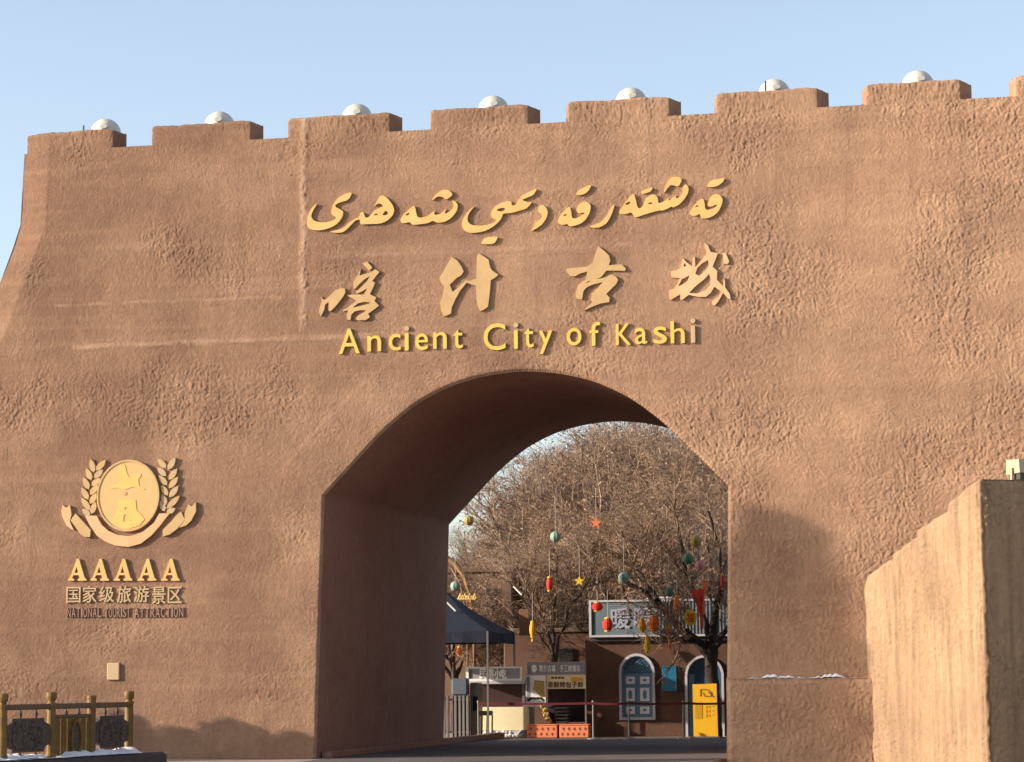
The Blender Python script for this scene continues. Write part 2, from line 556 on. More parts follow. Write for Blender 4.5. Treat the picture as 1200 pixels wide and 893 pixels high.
def trowel(x, z, seed=0, rough=1.0, flat=1.0):
    """hand-thrown render: slanted lumps, ridges and slow undulation, in metres"""
    wx = x+0.10*perlin(x*1.7, z*1.7, seed+1)+0.02*perlin(x*6, z*6, seed+20)
    wz = z+0.10*perlin(x*1.7, z*1.7, seed+2)
    a = wx*0.94-wz*0.34
    b = wx*0.34+wz*0.94
    fx = wx+0.030*perlin(x*9, z*9, seed+21)
    fz_ = wz+0.030*perlin(x*9, z*9, seed+22)
    lum = lumps(fx/0.055, (fz_+0.35*fx)/0.070, seed+3)-0.4
    lum2 = lumps(fx/0.038, fz_/0.042, seed+4, 0.7)-0.3
    bump3 = perlin(a/0.09, b/0.14, seed+12)
    mid = perlin(wx/0.42, wz/0.5, seed+5)
    pat = sstep(-0.35, 0.45, perlin(x/2.6, z/2.0, seed+6)+0.4*perlin(x/0.9, z/0.8, seed+7)+0.25*np.clip((x+8)/6, -1, 1))
    big = (perlin(x/3.1, z/2.7, seed+8)*0.016+perlin(x/1.3, z/0.9, seed+9)*0.008)*flat
    h = rough*((0.16+0.84*pat)*(0.0165*lum+0.0030*bump3)+(0.55+0.45*pat)*0.0095*lum2+0.005*mid)
    pits = perlin(x/0.09, z/0.075, seed+10)
    h = h-0.020*sstep(0.78, 0.98, pits)*rough*sstep(-0.1, 0.4, perlin(x/1.1, z/1.1, seed+13))
    return h+big

# ================================================================== THE GATE
ZT, ZM = 12.20, 12.60                      # foot and top of the battlements
JL, JR, ZS = -14.14, -6.24, 5.06           # springing points of the arch
CXA = 0.5*(JL+JR)
HALF = 0.5*(JR-JL)
TUN = 9.98                                 # depth of the passage
_ax = np.array([0.0, 0.12, 0.30, 0.48, 0.66, 0.848, 1.0])
_az = np.array([7.36, 7.33, 7.19, 6.90, 6.40, 5.68, ZS])
def _pchip(x):
    x = np.asarray(x, float)
    h = np.diff(_ax); dl = np.diff(_az)/h
    m = np.zeros(len(_ax))
    m[1:-1] = 2*dl[:-1]*dl[1:]/(dl[:-1]+dl[1:])
    m[-1] = dl[-1]
    i = np.clip(np.searchsorted(_ax, x)-1, 0, len(_ax)-2)
    t = (x-_ax[i])/h[i]
    return (_az[i]*(2*t**3-3*t**2+1)+m[i]*h[i]*(t**3-2*t**2+t)+_az[i+1]*(-2*t**3+3*t**2)+m[i+1]*h[i]*(t**3-t**2))
def arch_z(x):
    return _pchip(np.clip(np.abs(np.asarray(x)-CXA)/HALF, 0, 1))
def jamb_l(z):
    return JL-0.16*np.clip((ZS-z)/ZS, 0, 1)
def jamb_r(z):
    return JR-0.12*np.clip((ZS-z)/ZS, 0, 1)
def left_edge(z):
    z = np.asarray(z, float)
    return -20.55-0.09*np.clip((12.6-z)/2, 0, 1)-np.where(z < 10.7, 0.40*np.clip(10.7-z, 0, 20)**1.15, 0)*(1/(1+0.09*np.clip(10.7-z, 0, 20)))

# dense outline of the arch, for the distance to its edge
_axs = np.linspace(JL, JR, 160)
_edge = np.concatenate([np.c_[_axs, arch_z(_axs)],
                        np.c_[jamb_l(np.linspace(0, ZS, 90)), np.linspace(0, ZS, 90)],
                        np.c_[jamb_r(np.linspace(0, ZS, 90)), np.linspace(0, ZS, 90)]])
def edge_dist(x, z):
    out = np.full(x.shape, 9.0)
    sel = (x > JL-2.2) & (x < JR+2.2) & (z < 9.6)
    xs, zs = x[sel], z[sel]
    best = np.full(xs.shape, 9.0)
    for k in range(0, len(_edge)):
        np.minimum(best, np.hypot(xs-_edge[k, 0], zs-_edge[k, 1]), out=best)
    out[sel] = best
    return out

def face_y(x, z):
    """y of the gate's front face"""
    # the wall was levelled where the writing is fixed
    lv = sstep(-15.2, -14.6, x)*sstep(-5.8, -6.4, x)*sstep(7.3, 7.7, z)*sstep(11.6, 11.1, z)
    lv = np.maximum(lv, sstep(-20.3, -19.8, x)*sstep(-15.9, -16.4, x)*sstep(2.4, 2.8, z)*sstep(6.3, 5.9, z))
    h = trowel(x, z, 40, 1.0-0.35*lv, 1.0-0.85*lv)
    d = edge_dist(x, z)
    # rougher towards the right and the top as on the real wall
    # raised band that runs round the arch, the vertical seam and the horizontal day joint
    side = x < CXA+1.5
    band = np.where(side & (z > 4.9), sstep(1.06, 0.94, d)-0.0, 0)*0.009
    band = band*sstep(4.9, 6.0, z)*sstep(CXA+1.5, CXA-0.2, x)
    seam = np.exp(-((x+14.55-0.03*perlin(z*1.1, z*0+3, 77))/0.085)**2)*0.026*(0.7+0.9*lumps(x/0.09, z/0.11, 82))*sstep(8.2, 8.5, z)*(0.7+0.6*perlin(z*2.2, z*0+1, 78))
    jz = 8.15+0.05*perlin(x*0.8, x*0, 79)
    joint = np.exp(-((z-jz)/0.04)**2)*0.010*sstep(-19.4, -18.9, x)*sstep(-14.1, -14.6, x)
    jz2 = 9.62+0.04*perlin(x*0.8, x*0, 80)
    joint2 = np.exp(-((z-jz2)/0.04)**2)*0.008*sstep(-14.6, -14.4, x)*sstep(-7.0, -9.0, x)*(0.5+0.8*perlin(x*1.3, x*0+.5, 81))
    h = h+band+seam+joint+joint2
    fade = sstep(0.0, 0.10, d)
    y = -h*fade + 0.035*(1-sstep(0.0, 0.06, d))
    # the left end of the gate is turned away in a rounded corner
    e = x-left_edge(z)
    y = y+0.16*np.clip((0.60-e)/0.60, 0, 1)**1.1
    # battered foot left of the passage and bulge of the flare
    return y

def grid_obj(name, X, Z, Y, m, parent, smooth=True):
    nz, nx = X.shape
    V = np.stack([X, Y, Z], -1).reshape(-1, 3)
    i = np.arange(nz*nx).reshape(nz, nx)
    F = np.stack([i[:-1, :-1], i[:-1, 1:], i[1:, 1:], i[1:, :-1]], -1).reshape(-1, 4)
    return V, F

def join_grids(parts):
    Vs, Fs, n = [], [], 0
    for V, F in parts:
        Vs.append(V)
        Fs.append(F+n)
        n += len(V)
    return np.concatenate(Vs), np.concatenate(Fs)

gate = thing('city_gate', 'huge earthen city gate with battlements and one wide arched passage', 'gate', (CXA, 0, 0))
RS = 0.0145
def patch(x0f, x1f, z0, z1, nx):
    nz = int((z1-z0)/RS)+1
    zz = np.linspace(z0, z1, nz)
    u = np.linspace(0, 1, nx)
    a = x0f(zz)[:, None]
    b = x1f(zz)[:, None]
    X = a+(b-a)*u[None, :]
    Z = np.repeat(zz[:, None], nx, 1)
    return X, Z
grids = []
XR_END = 4.0
for z0, z1 in ((0.0, ZS), (ZS, ZT)):
    X, Z = patch(left_edge, (jamb_l if z1 <= ZS else (lambda z: np.full_like(z, JL))), z0, z1, int(7.4/RS))
    grids.append((X, Z))
    X, Z = patch((jamb_r if z1 <= ZS else (lambda z: np.full_like(z, JR))), (lambda z: np.full_like(z, XR_END)), z0-(0.25 if z0 == 0 else 0), z1, int(10.2/RS))
    grids.append((X, Z))
FAR_END = 15.6
zz = np.linspace(-0.25, ZT, 330)
X, Z = np.meshgrid(np.linspace(XR_END, FAR_END, 300), zz)
grids.append((X, Z))
nx = int((JR-JL)/RS)
xs = np.linspace(JL, JR, nx)
nz = int((ZT-6.0)/RS)
t = np.linspace(0, 1, nz)[:, None]
Zm = arch_z(xs)[None, :]*(1-t)+ZT*t
Xm = np.repeat(xs[None, :], nz, 0)
grids.append((Xm, Zm))
parts = [grid_obj('', X, Z, face_y(X, Z), None, None) for X, Z in grids]
# top of the wall between battlements: a ragged strip going back
xt = np.linspace(-20.5, FAR_END, 900)
for (ya, yb, za, zb) in ((None, 0.55, ZT, ZT),):
    X = np.stack([xt, xt])
    Y = np.stack([face_y(xt, np.full_like(xt, ZT)), np.full_like(xt, 0.75)])
    Z = np.stack([np.full_like(xt, ZT), np.full_like(xt, ZT)+0.02])
    parts.append(grid_obj('', X, Z, Y, None, None))
V, F = join_grids(parts)
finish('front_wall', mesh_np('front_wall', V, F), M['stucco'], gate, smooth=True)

# core behind the front: roof deck, back wall with its arch, left end
core = MB()
zz = np.linspace(0, ZT, 26)
le = left_edge(zz)
for k in range(25):
    core.add([(le[k], 0.16, zz[k]), (-20.4, TUN*0.62, zz[k]), (-20.4, TUN*0.62, zz[k+1]), (le[k+1], 0.16, zz[k+1]), (-20.4, TUN, zz[k]), (-20.4, TUN, zz[k+1])], [(3, 2, 1, 0), (2, 5, 4, 1)])
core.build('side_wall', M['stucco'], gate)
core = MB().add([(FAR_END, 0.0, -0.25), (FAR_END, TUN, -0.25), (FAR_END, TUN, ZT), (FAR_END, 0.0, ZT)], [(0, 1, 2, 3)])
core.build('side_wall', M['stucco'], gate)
deck = MB()
deck.box(-20.38, FAR_END, 0.75, TUN-0.01, ZT-0.25, ZT+0.02)
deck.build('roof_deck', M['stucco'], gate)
back = MB()
axs = np.linspace(JL, JR, 60)
outer = [(-20.38, 0), (jamb_l(0), 0)] + [(JL, ZS)] + [(x, float(arch_z(x))) for x in axs[1:-1]] + [(JR, ZS), (float(jamb_r(0)), 0), (FAR_END, 0), (FAR_END, ZT-0.26), (-20.38, ZT-0.26)]
back.plate([(float(a), float(b)) for a, b in outer], TUN-0.12, TUN)
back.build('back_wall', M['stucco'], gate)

# the passage: jambs and vault, plastered smooth
pp = [(float(jamb_l(z)), float(z)) for z in np.linspace(0, ZS, 40)]
pp += [(float(x), float(arch_z(x))) for x in np.linspace(JL, JR, 110)[1:-1]]
pp += [(float(jamb_r(z)), float(z)) for z in np.linspace(ZS, 0, 40)]
pp = np.array(pp)
ny = 110
ys = np.linspace(0.034, TUN-0.121, ny)
s = np.concatenate([[0], np.cumsum(np.hypot(*np.diff(pp, axis=0).T))])
nrm = np.gradient(pp, axis=0)
nrm = np.c_[nrm[:, 1], -nrm[:, 0]]
nrm /= np.linalg.norm(nrm, axis=1, keepdims=True)
S, Yg = np.meshgrid(s, ys)
h = 0.010*perlin(S/1.1, Yg/1.2, 91)+0.005*perlin(S/0.3, Yg/0.35, 92)
h *= sstep(0.0, 0.25, Yg-ys[0])
Xg = pp[None, :, 0]+nrm[None, :, 0]*h
Zg = pp[None, :, 1]+nrm[None, :, 1]*h
V, F = grid_obj('', Xg, Zg, Yg, None, None)
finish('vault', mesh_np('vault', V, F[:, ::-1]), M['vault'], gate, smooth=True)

# battlements: splayed sides, rough front, slightly worn edges
mer_l = [-20.53, -17.78, -14.92, -12.02, -9.27, -6.45, -3.61, -0.85, 1.95, 4.75, 7.55, 10.4, 13.2]
mer_r = [-18.29, -15.40, -12.54, -9.77, -7.01, -4.19, -1.53, 1.25, 4.0, 6.85, 9.65, 12.5, 15.5]
for k, (a, b) in enumerate(zip(mer_l, mer_r)):
    DEP = 0.56
    par = max(0.0, -b*0.0125)
    fl = a+(0.02 if k < 3 else 0.05 if k < 5 else 0.13)
    fr = b-0.31+0.10*min(k, 6)/6
    a = a-(0.10 if k else 0.0)*(k < 5)
    b = b-par
    nxm, nzm = int((fr-fl)/RS), 14
    X, T = np.meshgrid(np.linspace(fl, fr, nxm), np.linspace(0, 1, nzm))
    top = ZM+0.020*perlin(X*1.6, X*0+k, 50+k)+0.014*perlin(X*7, X*0+k, 60+k)-0.016*np.exp(-np.minimum(X-fl, fr-X)/0.05)
    Z = ZT-0.004+(top-ZT)*T
    Y = face_y(X, Z)+0.05*np.clip((T-0.86)/0.14, 0, 1)**2+0.012*np.exp(-np.minimum(X-fl, fr-X)/0.035)
    g = [grid_obj('', X, Z, Y, None, None)]
    # sides and top as strips from the front edge to the back
    def strip(xf, yf, zf, xb, flip):
        n = len(zf)
        tt = np.linspace(0, 1, 18)[:, None]
        Xs = xf[None, :]*(1-tt)+xb*tt
        Ys = yf[None, :]*(1-tt)+DEP*tt
        Zs = np.repeat(zf[None, :], 18, 0)
        bump = 0.012*perlin(Ys/0.14+k*3, Zs/0.16, 70+k)*np.sin(np.pi*tt)
        Xs = Xs+bump
        V, F = grid_obj('', Xs, Zs, Ys, None, None)
        return V, (F[:, ::-1] if flip else F)
    g.append(strip(X[:, -1], Y[:, -1], Z[:, -1], b, False))
    g.append(strip(X[:, 0], Y[:, 0], Z[:, 0], a, True))
    tt = np.linspace(0, 1, 10)[:, None]
    Xt = X[-1][None, :]*(1-tt)+np.linspace(a, b, nxm)[None, :]*tt
    Yt = Y[-1][None, :]*(1-tt)+DEP*tt
    Zt = np.repeat(Z[-1][None, :], 10, 0)+0.008*perlin(Xt/0.2, Yt/0.2, 90+k)*np.sin(np.pi*tt)
    g.append(grid_obj('', Xt, Zt, Yt, None, None))
    g.append((np.array([(b, DEP, ZT), (a, DEP, ZT), (a, DEP, ZM), (b, DEP, ZM)]), np.array([[0, 1, 2, 3]])))
    V, F = join_grids(g)
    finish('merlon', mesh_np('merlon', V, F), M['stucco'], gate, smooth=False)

# plinth at the right foot, with a ledge
def plinth_part():
    x0, x1, z1 = -6.33, -3.52, 1.47
    nx, nz = int((x1-x0)/RS), int(z1/RS)
    X, Z = np.meshgrid(np.linspace(x0, x1, nx), np.linspace(-0.25, z1, nz))
    d = np.minimum(X-x0, z1-Z)
    Y = -0.15-trowel(X, Z, 140, 1.0)+0.06*(1-sstep(0, 0.10, d))
    g = [grid_obj('', X, Z, Y, None, None)]
    tt = np.linspace(0, 1, 6)[:, None]
    g.append(grid_obj('', np.repeat(X[-1][None], 6, 0), np.repeat(Z[-1][None], 6, 0)+0.02*tt, Y[-1][None]*(1-tt)+0.06*tt, None, None))
    V, F = grid_obj('', np.repeat(X[:, 0][None], 6, 0), np.repeat(Z[:, 0][None], 6, 0), Y[:, 0][None]*(1-tt)+0.06*tt, None, None)
    g.append((V, F[:, ::-1]))
    V, F = join_grids(g)
    finish('plinth', mesh_np('plinth', V, F), M['stucco'], gate, smooth=True)
plinth_part()
# snow lying along the ledge of the plinth
def snow_strip(name, xs_, y0, y1, z, hgt, seed, parent=None, heaps=None):
    n = len(xs_)
    prof = 5
    X = np.repeat(xs_[None, :], prof, 0)
    tt = np.linspace(0, 1, prof)[:, None]
    hh = hgt*np.clip(0.9*perlin(xs_*1.6, xs_*0+.3, seed)+0.35*perlin(xs_*6, xs_*0+.7, seed+1)+0.35*perlin(xs_*17, xs_*0+.2, seed+2)+0.42, 0, 0.8)
    if heaps:
        w_ = sum(k*np.exp(-((xs_-c)/d)**2) for c, d, k in heaps)
        hh = hgt*np.clip(w_*(0.8+0.5*perlin(xs_*5, xs_*0+.7, seed+1)+0.45*perlin(xs_*15, xs_*0+.2, seed+2))-0.06, 0, 1)
    Y = y0+(y1-y0)*tt+0*X
    Z = z-0.012+np.sin(np.pi*(0.12+0.88*tt))*hh[None, :]*(1.0)
    V, F = grid_obj('', X, Z, Y, None, None)
    o = finish(name, mesh_np(name, V, F), M['snow'], parent, smooth=True)
    return o
tag(snow_strip('snow_line', np.linspace(-6.25, -3.75, 180), -0.12, 0.03, 1.472, 0.12, 5, None, ((-5.40, 0.28, 0.9), (-5.0, 0.16, 0.4), (-4.62, 0.16, 0.5), (-4.33, 0.17, 0.85), (-5.85, 0.10, 0.3), (-3.95, 0.06, 0.3))),
    'thin broken line of snow on the ledge right of the passage', 'snow', kind='stuff')

# small cream plate on the wall
x0, z1 = at(126.5, 777, 0); x1, z0 = at(140.5, 797, 0)
pb = MB().box(x0, x1, -0.05, 0.05, z0, z1, 0.012)
tag(pb.build('wall_plate', M['plate']), 'small blank cream plate fixed to the wall below the medal sign', 'plate')

# globes on the roof behind the battlements
gx = [(-19.14, 13.03), (-16.67, 13.04), (-13.75, 13.03), (-10.93, 13.03), (-8.15, 13.03), (-5.33, 13.03), (-2.57, 13.03)]
def globe_lamp(x, ztop, label):
    r = 0.315
    zc = ztop-r
    t = thing('globe_lamp', label, 'lamp', (x, 0.75, ZT), 'white globe lamps along the top of the gate')
    MB().ball((x, 0.98, zc), r, 28, 18).build('globe', M['globe'], t, True)
    MB().lathe((x, 0.98, ZT), [(0.10, 0.0), (0.10, 0.04), (0.05, 0.06), (0.05, zc-r-ZT+0.06)], 12).build('post', M['dark_metal'], t)
    # dark oval fitting set into the front of the globe
    f = MB()
    c = Vector((x+0.06, 0.98, zc))
    n = Vector((0.06, -0.96, 0.27)).normalized()
    a = Vector((1, 0, 0)); a = (a-n*a.dot(n)).normalized(); b = n.cross(a)
    ring = [c+n*(r-0.012)+a*(0.075*math.cos(2*math.pi*i/16))+b*(0.05*math.sin(2*math.pi*i/16)) for i in range(16)]
    ring2 = [p+n*0.03 for p in ring]
    f.add(ring+ring2, [tuple(range(16, 32))]+[(i, (i+1) % 16, 16+(i+1) % 16, 16+i) for i in range(16)])
    f.build('fitting', M['soft_grey'], t)
    return t
pos = ['leftmost, on the end battlement', 'second from the left end of the gate', 'third from left, right of the vertical seam',
       'fourth from left, above the gold writing', 'fifth from left, above the word Kashi',
       'sixth from left, right of the writing', 'rightmost of the row, near the right border']
g0 = None
for k, (x, zt) in enumerate(gx):
    lab = 'white globe lamp on the gate top, ' + pos[k]
    if g0 is None:
        g0 = globe_lamp(x, zt, lab)
    else:
        dup(g0, (x-gx[0][0], 0, zt-gx[0][1]), lab)
wire = MB()
for px, py0, py1 in ((897, 95, 106), (98, 147, 153)):
    x, z = at(px, py0, 0.5); x2, z2 = at(px, py1, 0.5)
    r_ = MB().tube([(x, 0.5, z2-0.15), (x, 0.5, z)], 0.018, 6)
    tag(r_.build('lightning_rod', M['dark_metal']), 'thin dark rod on the battlement ' + ('in front of the sixth globe lamp' if px > 500 else 'beside the leftmost globe lamp'), 'rod')

# ------------------------------------------------------------------ writing on the wall
YF, YB = -0.046, 0.02
def px_poly(pts, ox, oy, sc, Y=YF):
    return [at(ox+p[0]/sc, oy+p[1]/sc, Y) for p in pts]
def smooth_poly(p, it=1):
    """one round of corner cutting keeps traced brush outlines from looking faceted"""
    for _ in range(it):
        q = []
        n = len(p)
        for i in range(n):
            a, b = p[i], p[(i+1) % n]
            l = math.hypot(b[0]-a[0], b[1]-a[1])
            k = 0.22
            q.append((a[0]+(b[0]-a[0])*k, a[1]+(b[1]-a[1])*k))
            q.append((a[0]+(b[0]-a[0])*(1-k), a[1]+(b[1]-a[1])*(1-k)))
        p = q
    return p

def letter(parent, m, outer, holes, ox, oy, sc, rnd=1, name='letter', y0=YF, y1=YB):
    b = MB()
    b.plate(smooth_poly(px_poly(outer, ox, oy, sc), rnd), y0, y1, [smooth_poly(px_poly(h, ox, oy, sc), rnd) for h in holes])
    return b.build(name, m, parent)

x, z = at(605, 245, 0)
uy = thing('wall_lettering', 'top line of gold Arabic-script lettering on the gate', 'lettering', (x, 0, z))
A1, A2, A3, A4 = (350, 200, 8), (500, 200, 8), (610, 195, 8), (720, 195, 8)
UY = [
 (A1, [(180,300),(120,350),(85,420),(75,500),(95,545),(160,560),(230,555),(310,530),(370,490),(410,430),(418,385),(395,365),(350,345),(340,325),(375,300),(465,275),(500,212),(480,203),(430,218),(370,255),(325,310),(305,370),(305,405),(330,425),(350,435),(345,455),(300,475),(240,488),(170,480),(130,460),(115,420),(135,370)], []),
 (A1, [(285,570),(330,582),(405,580),(440,560),(500,500),(530,465),(575,455),(575,505),(660,500),(760,498),(830,470),(880,420),(897,370),(880,320),(830,255),(785,230),(755,245),(730,290),(705,340),(740,305),(775,312),(795,335),(760,345),(700,380),(680,410),(655,438),(625,440),(612,410),(602,385),(575,395),(572,430),(520,455),(470,490),(430,530),(380,555)], [[(700,412),(735,400),(748,408),(715,422)],[(780,415),(818,368),(842,402),(815,420)]]),
 (A1, [(950,460),(965,492),(1005,490),(1045,480),(1060,507),(1110,505),(1215,492),(1255,467),(1300,490),(1370,480),(1430,445),(1480,380),(1493,320),(1470,290),(1435,275),(1452,310),(1455,335),(1430,370),(1380,405),(1366,398),(1388,352),(1350,390),(1310,412),(1266,414),(1278,372),(1235,405),(1200,430),(1145,442),(1110,432),(1100,385),(1085,318),(1040,358),(985,405)], [[(998,412),(1035,392),(1042,405),(1012,424)]]),
 (A2, [(45,275),(100,210),(150,178),(205,180),(240,215),(235,235),(180,275),(150,245),(100,240),(60,275)], []),
 (A2, [(455,330),(410,360),(375,400),(340,450),(328,510),(345,555),(390,580),(450,583),(530,570),(600,540),(660,495),(700,450),(715,405),(735,400),(800,395),(870,375),(935,355),(970,320),(985,295),(940,292),(890,275),(920,262),(985,235),(1010,215),(1035,170),(1000,180),(950,205),(890,235),(855,280),(835,320),(800,330),(790,285),(760,285),(700,300),(650,330),(610,375),(598,420),(620,450),(655,460),(640,480),(600,500),(540,515),(460,515),(410,505),(380,470),(385,420),(415,370)], [[(648,370),(690,350),(732,345),(732,372),(700,385)]]),
 (A2, [(500,685),(550,625),(670,615),(655,650),(630,685),(560,690)], []),
 (A2, [(1055,325),(1090,320),(1125,350),(1135,390),(1125,440),(1085,500),(1040,535),(985,565),(985,550),(1020,490),(1070,455),(1085,420),(1070,400),(1045,385),(1045,350)], []),
 (A3, [(515,270),(545,220),(600,195),(665,168),(650,210),(615,250),(560,270)], []),
 (A3, [(345,520),(375,548),(420,545),(440,535),(450,562),(490,560),(560,540),(610,500),(645,440),(660,380),(645,345),(600,328),(560,345),(530,380),(522,415),(545,440),(590,430),(600,440),(570,465),(510,490),(480,480),(475,420),(460,372),(420,405),(370,460)], [[(400,460),(425,443),(435,455),(412,468)]]),
 (A3, [(645,565),(690,575),(750,570),(810,530),(850,460),(882,365),(865,358),(840,400),(810,460),(770,510),(715,540),(660,555)], []),
 (A4, [(40,430),(60,447),(110,447),(158,428),(190,478),(220,472),(300,445),(430,408),(440,418),(500,395),(540,372),(545,388),(600,362),(650,315),(695,240),(692,190),(665,162),(635,205),(642,240),(625,270),(590,300),(572,292),(585,265),(540,300),(505,325),(515,290),(470,325),(410,350),(408,300),(385,265),(345,262),(300,290),(280,330),(270,365),(240,395),(215,385),(205,330),(180,245),(130,300),(75,375)], [[(95,355),(140,325),(150,345),(120,362)],[(310,345),(345,335),(362,348),(330,355)]]),
 (A4, [(245,235),(290,215),(345,195),(358,205),(340,235),(260,262)], []),
 (A4, [(460,245),(480,180),(520,110),(570,95),(620,105),(632,130),(600,190),(565,180),(530,172),(495,205),(470,245)], []),
 (A4, [(860,190),(905,130),(970,120),(1035,105),(1020,145),(965,185),(900,195)], []),
 (A4, [(700,440),(725,462),(770,462),(800,440),(810,485),(850,490),(920,470),(975,425),(1010,350),(1015,300),(985,265),(945,258),(905,280),(880,330),(870,370),(905,380),(950,355),(965,365),(930,395),(870,410),(850,395),(845,340),(832,298),(790,320),(740,370)], [[(755,372),(785,362),(790,374),(768,382)]]),
]
for (o_, outer, holes) in UY:
    letter(uy, M['gold'], outer, holes, *o_)

x, z = at(615, 330, 0)
zh = thing('wall_lettering', 'line of four tan brushed Chinese characters on the gate', 'lettering', (x, 0, z))
def multi(parent, m, polys, ox, oy, sc):
    b = MB()
    for outer, holes in polys:
        b.plate(px_poly(outer, ox, oy, sc), YF, YB, [px_poly(h, ox, oy, sc) for h in holes])
    return b.build('letter', m, parent)
multi(zh, M['tan'], [
 ([(150,540),(185,580),(230,550),(310,470),(360,450),(410,450),(420,490),(395,540),(350,600),(310,650),(250,705),(235,690),(235,600),(195,630),(185,690),(150,755),(130,720),(135,660),(160,590)], []),
 ([(605,175),(660,155),(715,220),(685,255),(640,210)], []),
 ([(590,235),(575,310),(640,290),(700,275),(750,240),(795,270),(760,310),(715,370),(745,385),(730,430),(690,515),(760,550),(740,590),(790,640),(740,680),(670,730),(690,770),(640,800),(560,800),(530,790),(560,750),(620,715),(650,690),(580,690),(520,705),(485,740),(475,800),(440,795),(435,740),(450,690),(390,705),(395,690),(450,660),(500,620),(540,585),(500,560),(440,530),(480,520),(560,520),(625,518),(660,450),(600,485),(550,505),(540,490),(600,430),(660,370),(690,315),(630,350),(575,400),(530,450),(510,460),(510,390),(530,340),(560,300)], [[(500,660),(560,615),(620,600),(700,605),(680,620),(600,640),(540,655)]]),
 ], 360, 290, 9.4)
multi(zh, M['tan'], [([(350,185),(410,225),(455,290),(475,340),(450,380),(400,410),(330,480),(360,555),(420,510),(495,432),(540,440),(608,415),(612,320),(615,180),(635,150),(690,185),(735,215),(755,300),(775,330),(840,375),(800,410),(760,430),(755,500),(745,600),(730,710),(690,740),(650,755),(625,700),(610,620),(605,490),(550,475),(508,457),(440,540),(390,630),(350,720),(345,780),(300,800),(265,810),(240,740),(230,660),(260,590),(270,500),(240,460),(222,410),(270,330),(310,260)], [])], 490, 280, 8.933)
multi(zh, M['tan'], [([(455,120),(520,170),(570,220),(582,270),(565,320),(700,310),(745,355),(735,378),(640,375),(540,375),(490,440),(440,465),(520,450),(590,415),(640,440),(665,470),(640,520),(540,620),(575,660),(570,705),(480,720),(400,750),(300,795),(340,760),(395,710),(378,680),(385,620),(440,570),(490,510),(510,495),(400,520),(330,555),(300,590),(285,680),(220,665),(225,600),(245,530),(290,490),(325,470),(340,385),(270,405),(210,435),(165,435),(120,380),(130,355),(230,345),(340,335),(400,290),(430,190)], [[(325,505),(360,482),(375,485),(345,503)]])], 650, 275, 8.933)
multi(zh, M['rust_gold'], [
 ([(270,245),(310,290),(365,330),(375,240),(395,230),(400,340),(470,260),(520,195),(500,130),(495,85),(530,110),(560,180),(635,195),(610,260),(580,335),(630,380),(625,470),(690,540),(700,450),(710,480),(712,550),(760,620),(770,675),(745,670),(690,610),(640,700),(600,745),(575,730),(575,700),(640,650),(680,600),(600,545),(560,610),(510,650),(430,650),(330,630),(265,680),(245,680),(240,625),(140,685),(128,660),(128,580),(180,565),(210,520),(240,455),(150,445),(145,385),(200,375),(255,345),(258,280)],
  [[(275,335),(285,295),(310,330)],[(220,540),(260,465),(340,425),(320,480),(270,520)],[(400,410),(420,350),(470,300),(535,265),(540,330),(500,380),(440,430)],[(335,610),(395,545),(500,460),(545,410),(560,470),(550,530),(510,580),(430,615)]]),
 ([(690,190),(720,195),(755,280),(740,305),(700,305),(690,260)], [])], 770, 275, 8.933)

x, z = at(607, 398, 0)
en = thing('wall_lettering', 'bright yellow line reading Ancient City of Kashi above the arch', 'lettering', (x, 0, z))
EN = [('A',396.5,422,385,414.5,1),('n',430,447,393,412,1),('c',455,470,391,411,1),('i',473,480,382,410.5,1),('e',486,502,390.5,410.5,1),('n',507,524,389,409,1),('t',530.5,543,386,408.5,1),
      ('C',566,593,379,410.5,1),('i',601,608,378,408.5,1),('t',613.5,626,384,407.5,1),('y',631,648,387,415,1),('o',663.5,682,384,405,1),('f',690,704,377,405.5,1),
      ('K',721,740,379,404.5,1),('a',743,759,384,403.5,1),('s',765,782,382.5,403,1),('h',785,803,376,402.5,1),('i',808,816,373,401.5,0)]
for ch, xa, xb, ya, yb, yel in EN:
    b = MB()
    X0, Z1 = at(xa, ya, YF); X1, Z0 = at(xb, yb, YF)
    if ch == 'i':
        zs = Z0+(Z1-Z0)*0.70
        v, f = glyph('i')
        w = (X1-X0)
        b.box(X0+w*0.18, X1-w*0.18, YF, YB, Z0, zs)
        s_ = b.build('letter', M['yellowgold'] if yel else M['pink_gold'], en)
        d = MB()
        cx, cz, r = (X0+X1)/2, Z1-0.05, 0.048
        d.plate([(cx+r*math.cos(2*math.pi*k/14), cz+r*math.sin(2*math.pi*k/14)) for k in range(14)], YF, YB)
        d.build('dot', M['pink_gold'], s_)
    else:
        add_glyph(b, ch, X0+0.012, X1-0.012, Z0+0.012, Z1-0.012, YF, YB, 0.003)
        b.build('letter', M['yellowgold'], en)

